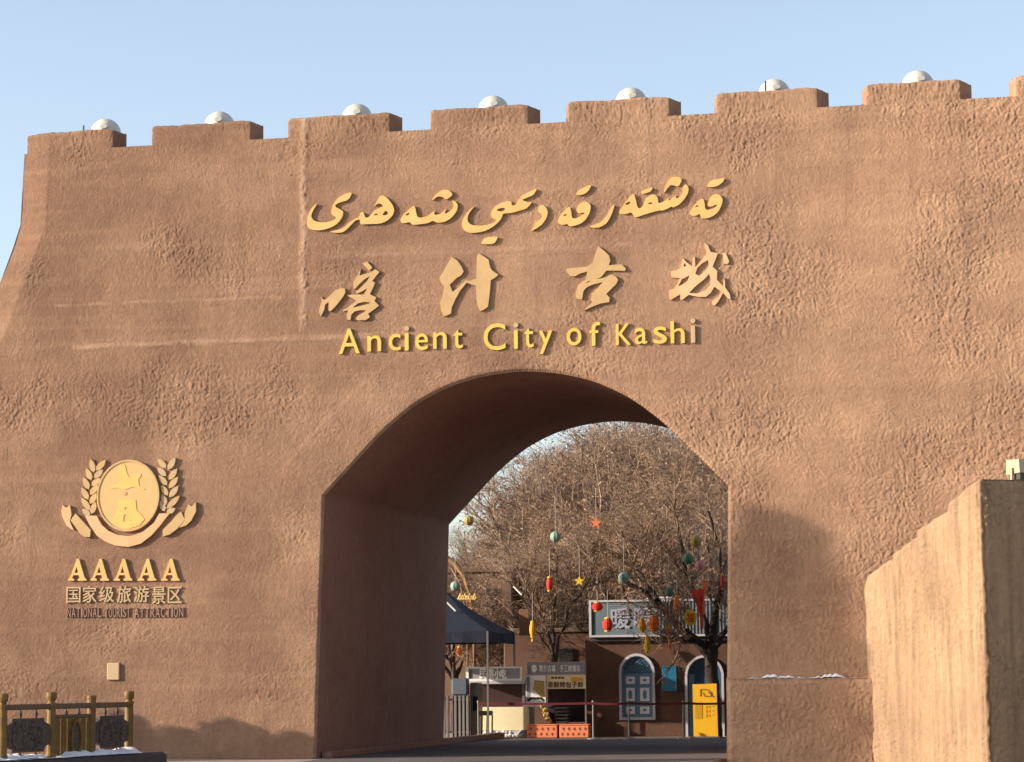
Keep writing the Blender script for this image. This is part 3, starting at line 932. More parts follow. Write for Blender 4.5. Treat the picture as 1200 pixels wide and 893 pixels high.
# ---------------- the medal sign at the lower left
x, z = at(150, 630, 0)
em = thing('medal_sign', 'gold medal emblem with laurel branches and a ribbon, left on the gate', 'emblem', (x, 0, z))
cx, cz = at(150.5, 580.8, YF)
sx = (at(187.2, 581, YF)[0]-at(113.8, 581, YF)[0])/2
sz = (at(150, 538.7, YF)[1]-at(150, 622.8, YF)[1])/2
el = lambda k, s_: (cx+sx*s_*math.cos(k), cz+sz*s_*math.sin(k))
ks = [2*math.pi*i/64 for i in range(64)]
dm = MB().plate([el(k, 1.0) for k in ks], -0.070, YB)
disc = dm.build('disc', M['disc'], em)
MB().plate([el(k, 1.0) for k in ks], -0.083, -0.069, [[el(k, 0.945) for k in ks]]).build('rim', M['tan'], disc)
H3 = (100, 535, 9.4)
letter(disc, M['medal_yellow'], [(345,178),(362,150),(385,118),(402,92),(425,78),(440,95),(452,130),(462,180),(480,222),(520,238),(560,232),(590,212),(622,190),(612,225),(592,245),(592,295),(600,325),(640,345),(665,352),(655,366),(600,352),(560,335),(520,338),(480,352),(440,365),(400,355),(350,345),(300,352),(268,348),(285,325),(330,318),(372,300),(388,262),(385,215),(378,185),(362,182)], [], *H3, rnd=0, name='horse_relief', y0=-0.078, y1=-0.0695)
letter(disc, M['medal_yellow'], [(400,480),(560,480),(570,590),(620,640),(660,690),(600,760),(470,800),(340,760),(285,710),(340,640),(370,560),(375,500)], [[(440,560),(475,560),(475,590),(440,590)],[(425,720),(430,650),(450,635),(470,650),(470,720)]], *H3, rnd=0, name='tower_relief', y0=-0.078, y1=-0.0695)
letter(disc, M['tan'], [(415,380),(455,385),(465,415),(440,435),(415,420)], [], *H3, name='swallow_relief', y0=-0.078, y1=-0.0695)
def leaf(tip, base, ox, oy, w=24):
    tx, ty = tip; bx, by = base
    dx, dy = bx-tx, by-ty
    l = math.hypot(dx, dy); nx_, ny_ = -dy/l, dx/l
    pts = [(tx, ty)]
    for k, s_ in ((0.25, 0.72), (0.5, 1.0), (0.78, 0.85)):
        pts.append((tx+dx*k+nx_*w*s_, ty+dy*k+ny_*w*s_))
    pts.append((bx, by))
    for k, s_ in ((0.78, 0.85), (0.5, 1.0), (0.25, 0.72)):
        pts.append((tx+dx*k-nx_*w*s_, ty+dy*k-ny_*w*s_))
    b = MB()
    b.plate(px_poly(pts, ox, oy, 7.144), YF, YB)
    b.build('leaf', M['pink_gold'] if random.random() < 0.45 else M['tan'], em)
for tp, bs in (((330,90),(355,205)),((292,168),(335,268)),((266,245),(315,345)),((252,328),(310,432)),((250,415),(325,522)),((455,100),(375,188)),((432,180),(358,252)),((410,250),(338,318)),((388,308),(325,392)),((375,378),(325,468)),((370,450),(335,552)),((258,515),(325,560))):
    leaf(tp, bs, 60, 525)
for tp, bs in (((318,88),(390,168)),((316,163),(388,235)),((326,226),(398,312)),((346,308),(403,398)),((354,385),(388,478)),((340,440),(378,530)),((468,82),(403,182)),((482,172),(412,266)),((490,240),(412,338)),((493,315),(415,412)),((505,398),(393,508)),((468,505),(392,542))):
    leaf(tp, bs, 140, 525)
R1 = lambda p: (60+p[0]/7.144, 525+p[1]/7.144)
R2 = lambda p: (140+p[0]/7.144, 525+p[1]/7.144)
def ribbon(pts, name='ribbon', m='tan'):
    b = MB()
    b.plate([at(q[0], q[1], YF) for q in pts], YF-0.01, YB)
    b.build(name, M[m], em)
ribbon([R1(p) for p in ((285,565),(320,640),(380,730),(450,780),(530,815),(640,828))]+[R2(p) for p in ((100,822),(180,800),(270,730),(340,650),(418,548),(335,548),(290,625),(200,700),(100,735))]+[R1(p) for p in ((640,738),(560,728),(480,695),(420,640),(380,567))], 'banner', 'rust_gold')
ribbon([R1(p) for p in ((205,548),(270,620),(330,685),(325,745),(280,745),(240,715),(195,650),(162,605))])
ribbon([R1(p) for p in ((97,475),(125,500),(158,480),(170,560),(155,610),(188,690),(130,650),(95,580),(85,530))], m='rust_gold')
ribbon([R2(p) for p in ((515,530),(548,600),(480,680),(420,725),(365,740),(362,685),(430,620),(480,560))])
ribbon([R2(p) for p in ((580,470),(605,490),(640,455),(642,530),(600,610),(555,650),(498,668),(548,605),(545,550))])

x, z = at(146, 690, 0)
aa = thing('rating_lettering', 'five gold letters A over two small lines of writing below the medal', 'lettering', (x, 0, z))
for k in range(5):
    dx = (0, 212, 430, 655, 875)[k]
    letter(aa, M['gold'], [(160+dx,120),(180+dx,118),(232+dx,298),(248+dx,308),(248+dx,324),(168+dx,324),(168+dx,308),(186+dx,298),(178+dx,272),(128+dx,272),(114+dx,300),(134+dx,308),(134+dx,324),(75+dx,324),(75+dx,310),(94+dx,300)], [[(138+dx,250),(158+dx,190),(172+dx,250)]], 70, 640, 8, rnd=0)
for ch, xa, xb, ya, yb in (('国',77.7,93.8,688,706.5),('家',96.8,112.5,687,706),('级',116.3,133,687,705.5),('旅',137,153,687,706),('游',156.5,174,687,705.5),('景',178,193.5,688,707.5),('区',196.5,212.5,688,706.5)):
    b = MB()
    X0, Z1 = at(xa, ya, YF); X1, Z0 = at(xb, yb, YF)
    add_glyph(b, ch, X0, X1, Z0, Z1, -0.036, YB, 0.003)
    b.build('letter', M['pink_gold'], aa)
for w, xa, xb in (('NATIONAL', 77.5, 119), ('TOURIST', 122, 152.5), ('ATTRACTION', 157, 215)):
    b = MB()
    X0, Z1 = at(xa, 712.5, YF); X1, Z0 = at(xb, 723, YF)
    line_text(b, w, X0, X1, Z0, Z1, -0.030, YB, 0.22, 0.002)
    b.build('word', M['brown_letter'], aa)

# ================================================================== THE WING WALL (stair parapet) at the right
WA = math.radians(31.0)
W0 = np.array([-3.72, 0.0])
wd = np.array([math.sin(WA), -math.cos(WA)])       # along the sunlit side, towards the viewer
wn_ = np.array([-math.cos(WA), -math.sin(WA)])     # its outward normal
we = -wn_                                           # along the end face, to the right
WL = 4.36
def wing_top(s):
    s = np.asarray(s, float)
    z = np.interp(s, [0, 0.2, 0.92, 1.12, 1.15, 1.92, 2.10, 2.13, 3.02, 3.24, 3.27, 4.20, 4.36], [3.25, 3.37, 3.57, 3.60, 3.70, 3.92, 3.95, 4.07, 4.29, 4.32, 4.47, 4.76, 4.79])
    return z-0.8*np.clip(0.10-s, 0, 1)
wing = thing('stair_parapet', 'golden earthen stair parapet wall with stepped top at the right of the gate', 'wall', (W0[0], W0[1], 0))
def wing_grid(L_, topf, P0, dv, nv, seed, rough, endround, streaky=False):
    n = int(L_/0.02)
    m = int(4.9/0.02)
    s_, t_ = np.meshgrid(np.linspace(0, L_, n), np.linspace(0, 1, m))
    Zg = -0.25+t_*(topf(s_)+0.25)
    hgt = trowel(s_*1.0+seed, Zg, seed, rough)
    if streaky:
        hgt = hgt+0.020*perlin(s_/0.16+0.4*perlin(Zg/0.9, s_/0.5, seed+30), Zg/0.85, seed+31)+0.010*perlin(s_/0.07, Zg/0.4, seed+32)
    hgt = hgt+(0.028*perlin(Zg/0.34, Zg*0+.4, seed+50)+0.022*perlin(Zg/0.11, s_/0.11, seed+51))*(1-sstep(0.02, 0.30, endround(s_)))
    hgt = hgt-0.05*(1-sstep(0, 0.14, endround(s_)))-0.03*(1-sstep(0, 0.06, topf(s_)-Zg))
    X = P0[0]+dv[0]*s_+nv[0]*hgt
    Y = P0[1]+dv[1]*s_+nv[1]*hgt
    return X, Y, Zg
g = []
X, Y, Z = wing_grid(WL, wing_top, W0, wd, wn_, 300, 1.25, lambda s_: WL-s_, True)
g.append(grid_obj('', X, Z, Y, None, None))
PC = W0+wd*WL
EW = 5.0
X2, Y2, Z2 = wing_grid(EW, lambda s_: 4.79+0.012*perlin(s_/0.25, s_*0+.5, 339), PC, we, wd, 340, 2.0, lambda s_: s_)
g.append(grid_obj('', X2, Z2, Y2, None, None))
# the rounded arris between the two faces
tt = np.linspace(0, 1, 5)[:, None]
mm_ = 0.026*np.sin(np.pi*tt)*(0.8+0.6*perlin(Z[:, -1][None]/0.12, tt*0+.3, 350))
bx, by = -wn_[0]*0, 0
g.append(grid_obj('', (X[:, -1][None]*(1-tt)+X2[:, 0][None]*tt+(wn_[0]+wd[0])*0.7*mm_).T, (Z[:, -1][None]*(1-tt)+Z2[:, 0][None]*tt).T, (Y[:, -1][None]*(1-tt)+Y2[:, 0][None]*tt+(wn_[1]+wd[1])*0.7*mm_).T, None, None))
# top: follows the steps, reaching right
tt = np.linspace(0, 1, 30)[:, None]
Xt = X[-1][None]+we[0]*EW*tt
Yt = Y[-1][None]+we[1]*EW*tt
Zt = np.repeat(Z[-1][None], 30, 0)+0.01*perlin(Xt/0.3, Yt/0.3, 19)
V, F = grid_obj('', Xt, Zt, Yt, None, None)
g.append((V, F[:, ::-1]))
e0 = PC+we*EW; e1 = W0+we*EW
sA = np.linspace(WL, 0, 40)
q_ = np.array([(W0+wd*k+we*EW) for k in sA])
tops = wing_top(sA)
Ve = np.concatenate([np.c_[q_, np.full(40, -0.25)], np.c_[q_, tops]])
ie = np.arange(39)
g.append((Ve, np.stack([ie, ie+1, ie+41, ie+40], 1)))
V, F = join_grids(g)
finish('parapet_body', mesh_np('parapet_body', V, F), M['wing'], wing, smooth=True)
# frost along the edges of the top
# floodlight standing on the parapet's end
pc = PC+we*1.02-wd*0.22
fl = thing('floodlight', 'beige box floodlight standing on top of the stair parapet', 'floodlight', (pc[0], pc[1], 4.79))
zb = 4.79
hb = MB()
prof = [(-0.22, 0.13), (-0.20, 0.36), (0.22, 0.38), (0.24, 0.12)]
vs = []
for side in (0.0, 0.62):
    for dy, dz in prof:
        q = pc-we*0.24+we*side-wd*dy
        vs.append((q[0], q[1], zb+dz))
hb.add(vs, [(3, 2, 1, 0), (4, 5, 6, 7), (0, 1, 5, 4), (1, 2, 6, 5), (2, 3, 7, 6), (3, 0, 4, 7)])
hb.build('housing', mat('beige_housing', (0.42, 0.345, 0.235), 0.55, 0.1, 6), fl)
lb = MB()
vs = []
for side in (0.03, 0.59):
    for dy, dz in ((-0.18, 0.02), (-0.18, 0.128), (0.2, 0.118), (0.2, 0.02)):
        q = pc-we*0.24+we*side-wd*dy
        vs.append((q[0], q[1], zb+dz))
lb.add(vs, [(3, 2, 1, 0), (4, 5, 6, 7), (0, 1, 5, 4), (1, 2, 6, 5), (2, 3, 7, 6), (3, 0, 4, 7)])
lb.build('base', M['dark_metal'], fl)
for side in (-0.275, 0.41):
    q = pc+we*side
    br = MB().box(-0.012, 0.012, -0.03, 0.03, 0, 0.25)
    br.v = [(q[0]+v[0]*we[0]+v[1]*wd[0], q[1]+v[0]*we[1]+v[1]*wd[1], zb-0.02+v[2]) for v in br.v]
    br.build('bracket', M['plate'], fl)

# ================================================================== GROUND
gr = MB()
gr.add([(-900, -300, -0.16), (900, -300, -0.16), (900, 1500, -0.16), (-900, 1500, -0.16)], [(0, 1, 2, 3)])
o = gr.build('ground', M['paving']); o['kind'] = 'structure'
fcq = MB().box(-70, -6.45, -40, 15.4, -0.2, -0.004)
o = fcq.build('forecourt', M['paving']); o['kind'] = 'structure'
rd = MB()
rd.add([(-14.1, -40, 0.0), (-6.5, -40, 0.0), (-6.5, 15.4, 0.0), (-14.1, 15.4, 0.0)], [(0, 1, 2, 3)])
o = rd.build('road', M['asphalt']); o['kind'] = 'structure'
pl = MB()
pl.add([(-60, 15.4, 0.0), (40, 15.4, 0.0), (40, 60, 0.0), (-60, 60, 0.0)], [(0, 1, 2, 3)])
o = pl.build('pavement', M['paving']); o['kind'] = 'structure'
kb = MB().box(-14.27, -14.06, 0.25, 15.3, -0.01, 0.13, 0.02)
o = kb.build('kerb', M['vault']); o['kind'] = 'structure'
# earth slope far behind, under the trees
xs_ = np.linspace(-140, 90, 140); ys_ = np.linspace(34, 190, 70)
Xh, Yh = np.meshgrid(xs_, ys_)
Zh = sstep(36, 110, Yh)*9.0+1.2*perlin(Xh/14, Yh/14, 7)*sstep(36, 60, Yh)-0.05
V, F = grid_obj('', Xh, Zh, Yh, None, None)
o = finish('hillside', mesh_np('hillside', V, F), M['hill'], None, True); o['kind'] = 'structure'

# ================================================================== ORNAMENTAL FENCE at the lower left
def fz(py, Y):
    return at(100, py, Y)[1]
FP = [(3, 813, -9.4), (60, 811, -8.2), (107, 815, -7.1), (151, 810, -6.0)]
fpos = [(at(px, 850, Y)[0], Y, at(px, py, Y)[1]) for px, py, Y in FP]
fd = Vector((fpos[3][0]-fpos[0][0], fpos[3][1]-fpos[0][1], 0)).normalized()
fang = math.atan2(fd.y, fd.x)
fence = thing('ornamental_fence', 'low golden ornamental fence with dark relief panels at the lower left of the gate', 'fence', (fpos[2][0], fpos[2][1], 0))
ZB = 0.31
def obox(A, B, u0, u1, z0, z1, th, bev=0.0, off=0.0):
    """box along the line A-B between distances u0 and u1 (u may be negative from B)"""
    L_ = math.hypot(B[0]-A[0], B[1]-A[1])
    d = ((B[0]-A[0])/L_, (B[1]-A[1])/L_)
    if u1 <= 0:
        u1 = L_+u1
    m = MB().box(u0, u1, -th/2+off, th/2+off, z0, z1, bev)
    m.v = [(A[0]+x*d[0]-y*d[1], A[1]+x*d[1]+y*d[0], z) for x, y, z in m.v]
    return m
for k, (x, y, zt) in enumerate(fpos):
    cap = k != 2
    h_ = zt-(0.17 if cap else 0.0)
    p = MB().lathe((x, y, ZB), [(0.085, 0), (0.085, 0.05), (0.074, 0.07), (0.072, h_-ZB-0.06), (0.08, h_-ZB-0.05), (0.08, h_-ZB)], 14)
    po = p.build('post', M['fence_gold'], fence)
    if cap:
        c = MB().lathe((x, y, h_), [(0.055, 0), (0.055, 0.035), (0.078, 0.045), (0.088, 0.10), (0.088, 0.15), (0.075, 0.17), (0.0, 0.172)], 14)
        c.build('cap', M['fence_gold'], po)
for k in range(3):
    A, B = fpos[k], fpos[k+1]
    L_ = math.hypot(B[0]-A[0], B[1]-A[1])
    obox(A, B, 0.05, -0.05, 1.075, 1.165, 0.07, 0.015).build('rail', M['fence_rail'], fence)
    for u in (0.36, 0.68):
        for z0, z1 in ((0.94, 1.075), (ZB, 0.40)):
            if k == 1 and z0 < 0.5:
                continue
            q = (A[0]+(B[0]-A[0])*u, A[1]+(B[1]-A[1])*u)
            MB().lathe((q[0], q[1], z0), [(0.012, 0), (0.022, 0.03), (0.034, (z1-z0)*0.5), (0.022, z1-z0-0.03), (0.012, z1-z0)], 8).build('spindle', M['fence_dark'], fence)
    if k in (0, 2):
        n = 40
        m = MB()
        o0, o1 = 0.10, L_-0.10
        # notched plaque with a carved surface
        pts = [(o0+.10, .40), (o1-.12, .40), (o1-.10, .47), (o1, .52), (o1, .84), (o1-.12, .88), (o1-.12, .94), (o0+.10, .94), (o0+.09, .88), (o0, .84), (o0, .50), (o0+.10, .46)]
        m.plate(pts, -0.035, 0.035)
        pts2 = [(o0+(p[0]-o0-(o1-o0)/2)*0.82+(o1-o0)/2, 0.67+(p[1]-0.67)*0.80) for p in pts]
        m.plate(pts2, -0.055, -0.03)
        r_ = random.Random(k)
        for _ in range(46):
            u, z_ = r_.uniform(o0+.18, o1-.18), r_.uniform(.47, .86)
            m.ball((u, -0.055, z_), r_.uniform(.018, .045), 7, 5)
        d = ((B[0]-A[0])/L_, (B[1]-A[1])/L_)
        m.v = [(A[0]+x*d[0]-y*d[1], A[1]+x*d[1]+y*d[0], z) for x, y, z in m.v]
        m.build('relief_panel', M['fence_dark'], fence)
    else:
        obox(A, B, 0.06, -0.06, 0.93, 0.985, 0.05, 0.01).build('rail', M['fence_rail'], fence)
        ns = 11
        m = MB()
        for i in range(ns):
            u0 = 0.07+(L_-0.14)*i/ns
            b = obox(A, B, u0+0.006, u0+(L_-0.14)/ns-0.006, ZB, 0.93, 0.03 if i % 2 else 0.045, 0.006)
            m.add(b.v, b.f)
        m.build('slat_panel', M['fence_gold'], fence)
        mid = L_*0.55
        oval = [(mid+0.15*math.cos(t_)*(1-0.25*math.sin(t_)), 0.62+0.29*math.sin(t_)) for t_ in [2*math.pi*i/28 for i in range(28)]]
        inner = [(mid+(p[0]-mid)*0.72, 0.62+(p[1]-0.62)*0.84) for p in oval]
        for nm, o_, hs, m_, y0, y1 in (('oval_rim', oval, [inner], M['fence_gold'], -0.075, -0.02), ('oval_inset', inner, [], M['fence_dark'], -0.045, -0.02)):
            b = MB().plate(o_, y0, y1, hs)
            d = ((B[0]-A[0])/L_, (B[1]-A[1])/L_)
            b.v = [(A[0]+x*d[0]-y*d[1], A[1]+x*d[1]+y*d[0], z) for x, y, z in b.v]
            b.build(nm, m_, fence)
ext0 = (fpos[0][0]-fd.x*1.5, fpos[0][1]-fd.y*1.5)
ext1 = (fpos[3][0]+fd.x*0.75, fpos[3][1]+fd.y*0.75)
pb = obox(ext0, ext1, 0, 0, 0.0, ZB-0.004, 0.62, 0.05)
tag(pb.build('stone_kerb', M['dark_stone']), 'low dark stone plinth under the golden fence', 'plinth')
n = 130
Ls = math.hypot(ext1[0]-ext0[0], ext1[1]-ext0[1])
us = np.linspace(0.1, Ls-0.75, n); vv = np.linspace(-0.30, 0.24, 16)
U, Vv = np.meshgrid(us, vv)
hh = 0.085*np.clip(perlin(U*1.3, Vv*2.5, 33)+0.5*perlin(U*5, Vv*6, 34)+0.75, 0, 1.3)*np.sin(np.pi*np.linspace(0.03, 0.97, 16))[:, None]
Xs = ext0[0]+fd.x*U-fd.y*Vv; Ys = ext0[1]+fd.y*U+fd.x*Vv
Vx, Fx = grid_obj('', Xs, ZB-0.012+hh, Ys, None, None)
tag(finish('snow_patch', mesh_np('snow_patch', Vx, Fx), M['snow'], None, True), 'melting snow lying on the dark plinth under the golden fence', 'snow', kind='stuff')

# ================================================================== BEHIND THE PASSAGE
def pxbox(px0, py0, px1, py1, Y, dep, bev=0.0):
    x0, z1 = at(px0, py0, Y); x1, z0 = at(px1, py1, Y)
    return MB().box(x0, x1, Y, Y+dep, max(z0, 0.0), z1, bev)
def pxplate(pts, Y, th, holes=()):
    return MB().plate([at(p[0], p[1], Y) for p in pts], Y, Y+th, [[at(p[0], p[1], Y) for p in h] for h in holes])

# ---- the brown shop with its blue window and door
FY = 16.0
shop = thing('mud_brick_shop', 'dark brown shop with blue arched window and door behind the passage', 'building', (-9.6, FY, 0))
sx0, stop = at(686, 745, FY)
wx0, wz1 = at(725.5, 766, FY); wx1, wz0 = at(768.5, 843.5, FY)
dx0, dz1 = at(802.5, 768, FY); dx1, _ = at(848, 768, FY)
def arch_pts(x0, x1, z0, z1, n=18):
    r = (x1-x0)/2; c = (x0+x1)/2
    zs_ = z1-r*1.05
    return [(x0, z0), (x1, z0)]+[(c+r*math.cos(math.pi*i/n), zs_+r*1.05*math.sin(math.pi*i/n)) for i in range(n+1)]
wall_out = [(sx0, 0), (dx0, 0)]+[(p[0], p[1]) for p in reversed(arch_pts(dx0, dx1, 0, dz1)[2:])]+[(dx1, 0), (-5.2, 0), (-5.2, stop), (sx0, stop)]
b = MB().plate(wall_out, FY, FY+0.25, [arch_pts(wx0, wx1, wz0, wz1)])
b.box(sx0, -5.2, FY+0.25, FY+4, 0, stop-0.01)
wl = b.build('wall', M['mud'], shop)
pl_ = MB().box(sx0+0.003, dx0-0.02, FY-0.06, FY-0.002, 0.0, 0.36, 0.015)
pl_.build('plinth', M['mud'], shop)
def frame_arch(x0, x1, z0, z1, w, y0, y1, name, m, parent, open_bottom=False):
    o_ = arch_pts(x0, x1, z0, z1)
    i_ = arch_pts(x0+w, x1-w, z0+w, z1-w)
    return MB().plate(o_, y0, y1, [i_]).build(name, m, parent)
win = frame_arch(wx0, wx1, wz0, wz1, 0.065, FY-0.07, FY+0.10, 'window', M['pale_frame'], shop)
MB().plate(arch_pts(wx0+0.06, wx1-0.06, wz0+0.06, wz1-0.06), FY+0.02, FY+0.06).build('shutter', M['blue_panel'], win)
# lattice fan over the shutters
lat = MB()
cxw = (wx0+wx1)/2; rw = (wx1-wx0)/2-0.08; zsp = wz1-0.08-rw*1.05
lat.plate(arch_pts(cxw-rw*0.93, cxw+rw*0.93, zsp-0.02, zsp+rw*0.98), FY+0.012, FY+0.019)
lat.build('lattice_ground', M['blue_dark'], win)
lat = MB()
for i in range(-5, 6):
    for s_ in (1, -1):
        x0_ = cxw+i*0.085
        p0 = Vector((x0_, FY+0.008, zsp-0.01)); p1 = p0+Vector((s_*0.42, 0, 0.42))
        pts = []
        for t_ in np.linspace(0, 1, 12):
            q = p0.lerp(p1, t_)
            if abs(q.x-cxw) < rw*0.9 and (q.x-cxw)**2+((q.z-zsp)/1.0)**2 < (rw*0.92)**2:
                pts.append(q)
        if len(pts) > 1:
            lat.tube([pts[0], pts[-1]], 0.009, 4)
lat.build('lattice', M['blue_panel'], win)
for j, (pyA, pyB, kind) in enumerate(((793, 801.5, 0), (806, 821.5, 1), (828, 836.5, 0))):
    for (pxA, pxB) in ((733.5, 744), (750, 761)):
        b = pxbox(pxA, pyA, pxB, pyB, FY+0.005, 0.014)
        pane = b.build('white_panel', M['white_paint'], win)
dk = MB()
for (px_, py_, rx, rz) in ((738.6, 797, 2.2, 1.6), (755.5, 797, 2.4, 1.6), (738.6, 814, 2.4, 5.5), (755.5, 814, 2.4, 5.5), (738.6, 832, 2.2, 1.6), (755.5, 832, 2.2, 1.6)):
    c_ = at(px_, py_, FY)
    dk.plate([(c_[0]+rx*0.0212*math.cos(math.pi*k/5), c_[1]+rz*0.0212*math.sin(math.pi*k/5)) for k in range(10)], FY-0.004, FY+0.004)
dk.build('motif', M['blue_panel'], win)
dr = frame_arch(dx0, dx1, -0.2, dz1, 0.06, FY-0.06, FY+0.10, 'door', M['pale_frame'], shop)
MB().plate(arch_pts(dx0+0.055, dx1-0.055, 0, dz1-0.055), FY+0.10, FY+0.14).build('leaf', M['blue_dark'], dr)
x0_, _ = at(807, 800, FY); x1_, z1_ = at(813, 790, FY)
MB().box(x0_, x1_, FY+0.04, FY+0.10, 0, z1_).build('side_light', M['blue_panel'], dr)
pxbox(776, 780.5, 793, 810, FY-0.10, 0.097, 0.01).build('wall_box', M['blue_box'], None)
o = bpy.data.objects['wall_box']
tag(o, 'bright blue flat box fixed to the brown wall between window and door', 'box')
# roof sign
x0_, z1_ = at(690, 703.5, FY-0.2); x1_, z0_ = at(858, 745, FY-0.2)
rs = thing('roof_sign', 'long blue-grey sign board with pale characters on the brown shop roof', 'sign', ((x0_+x1_)/2, FY-0.2, z0_))
sgl = x1_-x0_
MB().box(x0_+0.05, x1_-0.05, FY-0.17, FY-0.10, z0_+0.04, z1_-0.04).build('panel', M['signblue'], rs)
MB().plate([(x0_, z0_), (x1_, z0_), (x1_, z1_), (x0_, z1_)], FY-0.21, FY-0.12, [[(x0_+.06, z0_+.05), (x1_-.06, z0_+.05), (x1_-.06, z1_-.05), (x0_+.06, z1_-.05)]]).build('frame', M['pale_frame'], rs)
st = MB()
xa, _ = at(768, 720, FY-0.2)
k = xa
while k < x1_-0.1:
    st.box(k, k+0.035, FY-0.195, FY-0.172, z0_+0.06, z1_-0.06)
    k += 0.085
st.build('stripes', M['signstripe'], rs)
for ch, pa, pb_, ya, yb in (('暖', 716, 738, 713, 736), ('暖', 743, 762, 712, 735)):
    X0, Z1 = at(pa, ya, FY-0.2); X1, Z0 = at(pb_, yb, FY-0.2)
    b = MB()
    add_glyph(b, ch, X0, X1, Z0, Z1, FY-0.20, FY-0.171, 0.012)
    b.build('letter', M['sign_letter'], rs)
sb = MB().box(x0_, x1_, FY-0.11, FY+0.3, z0_-0.10, z0_-0.003)
sb.build('bracket', M['dark_metal'], rs)
xsn = np.linspace(at(744, 703, FY)[0], at(800, 703, FY)[0], 60)
tag(snow_strip('snow_line', xsn, FY-0.23, FY-0.06, z1_+0.01, 0.09, 61), 'little heap of snow on top of the blue-grey roof sign', 'snow', kind='stuff')

# ---- other buildings behind
lowshop = thing('mud_brick_building', 'dark brown low wall building behind the market stalls, left of the blue window', 'building', (-13, 18.2, 0))
xa, zt_ = at(590, 742, 18.0); xb, _ = at(700, 742, 18.0)
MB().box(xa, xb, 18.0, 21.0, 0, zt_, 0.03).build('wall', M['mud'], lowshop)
MB().box(xa-0.06, xb+0.06, 17.93, 21.05, zt_+0.003, zt_+0.12, 0.02).build('roof', M['mud_mid'], lowshop)
pxbox(655, 760, 672, 785, 17.94, 0.058).build('window', M['black'], lowshop)
tall = thing('mud_brick_building', 'grey brown taller building behind the navy tent', 'building', (-17, 23.5, 0))
xa, zt_ = at(505, 672, 23.0); xb, _ = at(600, 672, 23.0)
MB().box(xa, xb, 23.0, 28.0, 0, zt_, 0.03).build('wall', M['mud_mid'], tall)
MB().box(xa-0.08, xb+0.08, 22.92, 28.1, zt_+0.003, zt_+0.16, 0.02).build('parapet', M['mud_mid'], tall)
pxbox(570, 690, 582, 712, 22.95, 0.048).build('window', M['black'], tall)
far = thing('mud_brick_building', 'pale sunlit earthen house glimpsed through the bare branches', 'building', (-16, 33, 0))
xa, zt_ = at(648, 632, 32.0); xb, _ = at(682, 632, 32.0)
MB().box(xa, xb, 32.0, 36.0, 0, zt_, 0.04).build('wall', M['mud_light'], far)
xa2, zt2 = at(640, 655, 31.0); xb2, _ = at(668, 655, 31.0)
MB().box(xa2, xb2, 31.0, 31.995, 0, zt2, 0.04).build('porch', M['mud_light'], far)
pxbox(668, 645, 674, 660, 31.96, 0.038).build('window', M['dark_inside'], far)
redh = thing('brick_building', 'small reddish block building above the roof sign among the branches', 'building', (-12, 27, 0))
xa, zt_ = at(716, 680, 26.0); xb, _ = at(733, 680, 26.0)
MB().box(xa, xb, 26.0, 29.0, 0, zt_, 0.03).build('wall', M['lamp_brown'], redh)
MB().box(xa-0.05, xb+0.05, 25.95, 29.05, zt_+0.003, zt_+0.1, 0.02).build('roof', M['mud_light'], redh)

# ---- navy canopy tent
tx0, tx1, ty0, ty1 = -17.15, -14.06, 13.5, 16.5
ez = 2.66
tent = thing('canopy_tent', 'navy canopy tent on thin legs at the left behind the passage', 'tent', ((tx0+tx1)/2, (ty0+ty1)/2, 0))
rf = MB()
pk = ((tx0+tx1)/2, (ty0+ty1)/2, 3.78)
nn = 10
cs = [(tx0, ty0), (tx1, ty0), (tx1, ty1), (tx0, ty1)]
for k in range(4):
    a_, b_ = cs[k], cs[(k+1) % 4]
    vs_, fs_ = [], []
    for i in range(nn+1):
        for j in range(nn+1):
            u_, w_ = i/nn, j/nn
            ex, ey = a_[0]+(b_[0]-a_[0])*u_, a_[1]+(b_[1]-a_[1])*u_
            sag = -0.10*math.sin(math.pi*w_)-0.05*math.sin(math.pi*u_)*(1-w_)
            vs_.append((ex+(pk[0]-ex)*w_, ey+(pk[1]-ey)*w_, ez+(pk[2]-ez)*w_+sag))
    for i in range(nn):
        for j in range(nn):
            fs_.append((i*(nn+1)+j, (i+1)*(nn+1)+j, (i+1)*(nn+1)+j+1, i*(nn+1)+j+1))
    rf.add(vs_, fs_)
rf.build('roof', M['navy'], tent, True)
vl = MB()
for k in range(4):
    a_, b_ = cs[k], cs[(k+1) % 4]
    vs_, fs_ = [], []
    for i in range(nn+1):
        u_ = i/nn
        ex, ey = a_[0]+(b_[0]-a_[0])*u_, a_[1]+(b_[1]-a_[1])*u_
        w_ = 0.02*math.sin(i*2.2)
        vs_ += [(ex, ey, ez-0.05*math.sin(math.pi*u_)), (ex+w_, ey+w_, ez-0.30-0.012*math.cos(i*2.9))]
    for i in range(nn):
        fs_.append((2*i, 2*i+1, 2*i+3, 2*i+2))
    vl.add(vs_, fs_)
vl.build('valance', M['navy'], tent)
for (x, y) in cs:
    MB().box(x-0.022, x+0.022, y-0.022, y+0.022, 0, ez-0.02).build('leg', M['grey_metal'], tent)

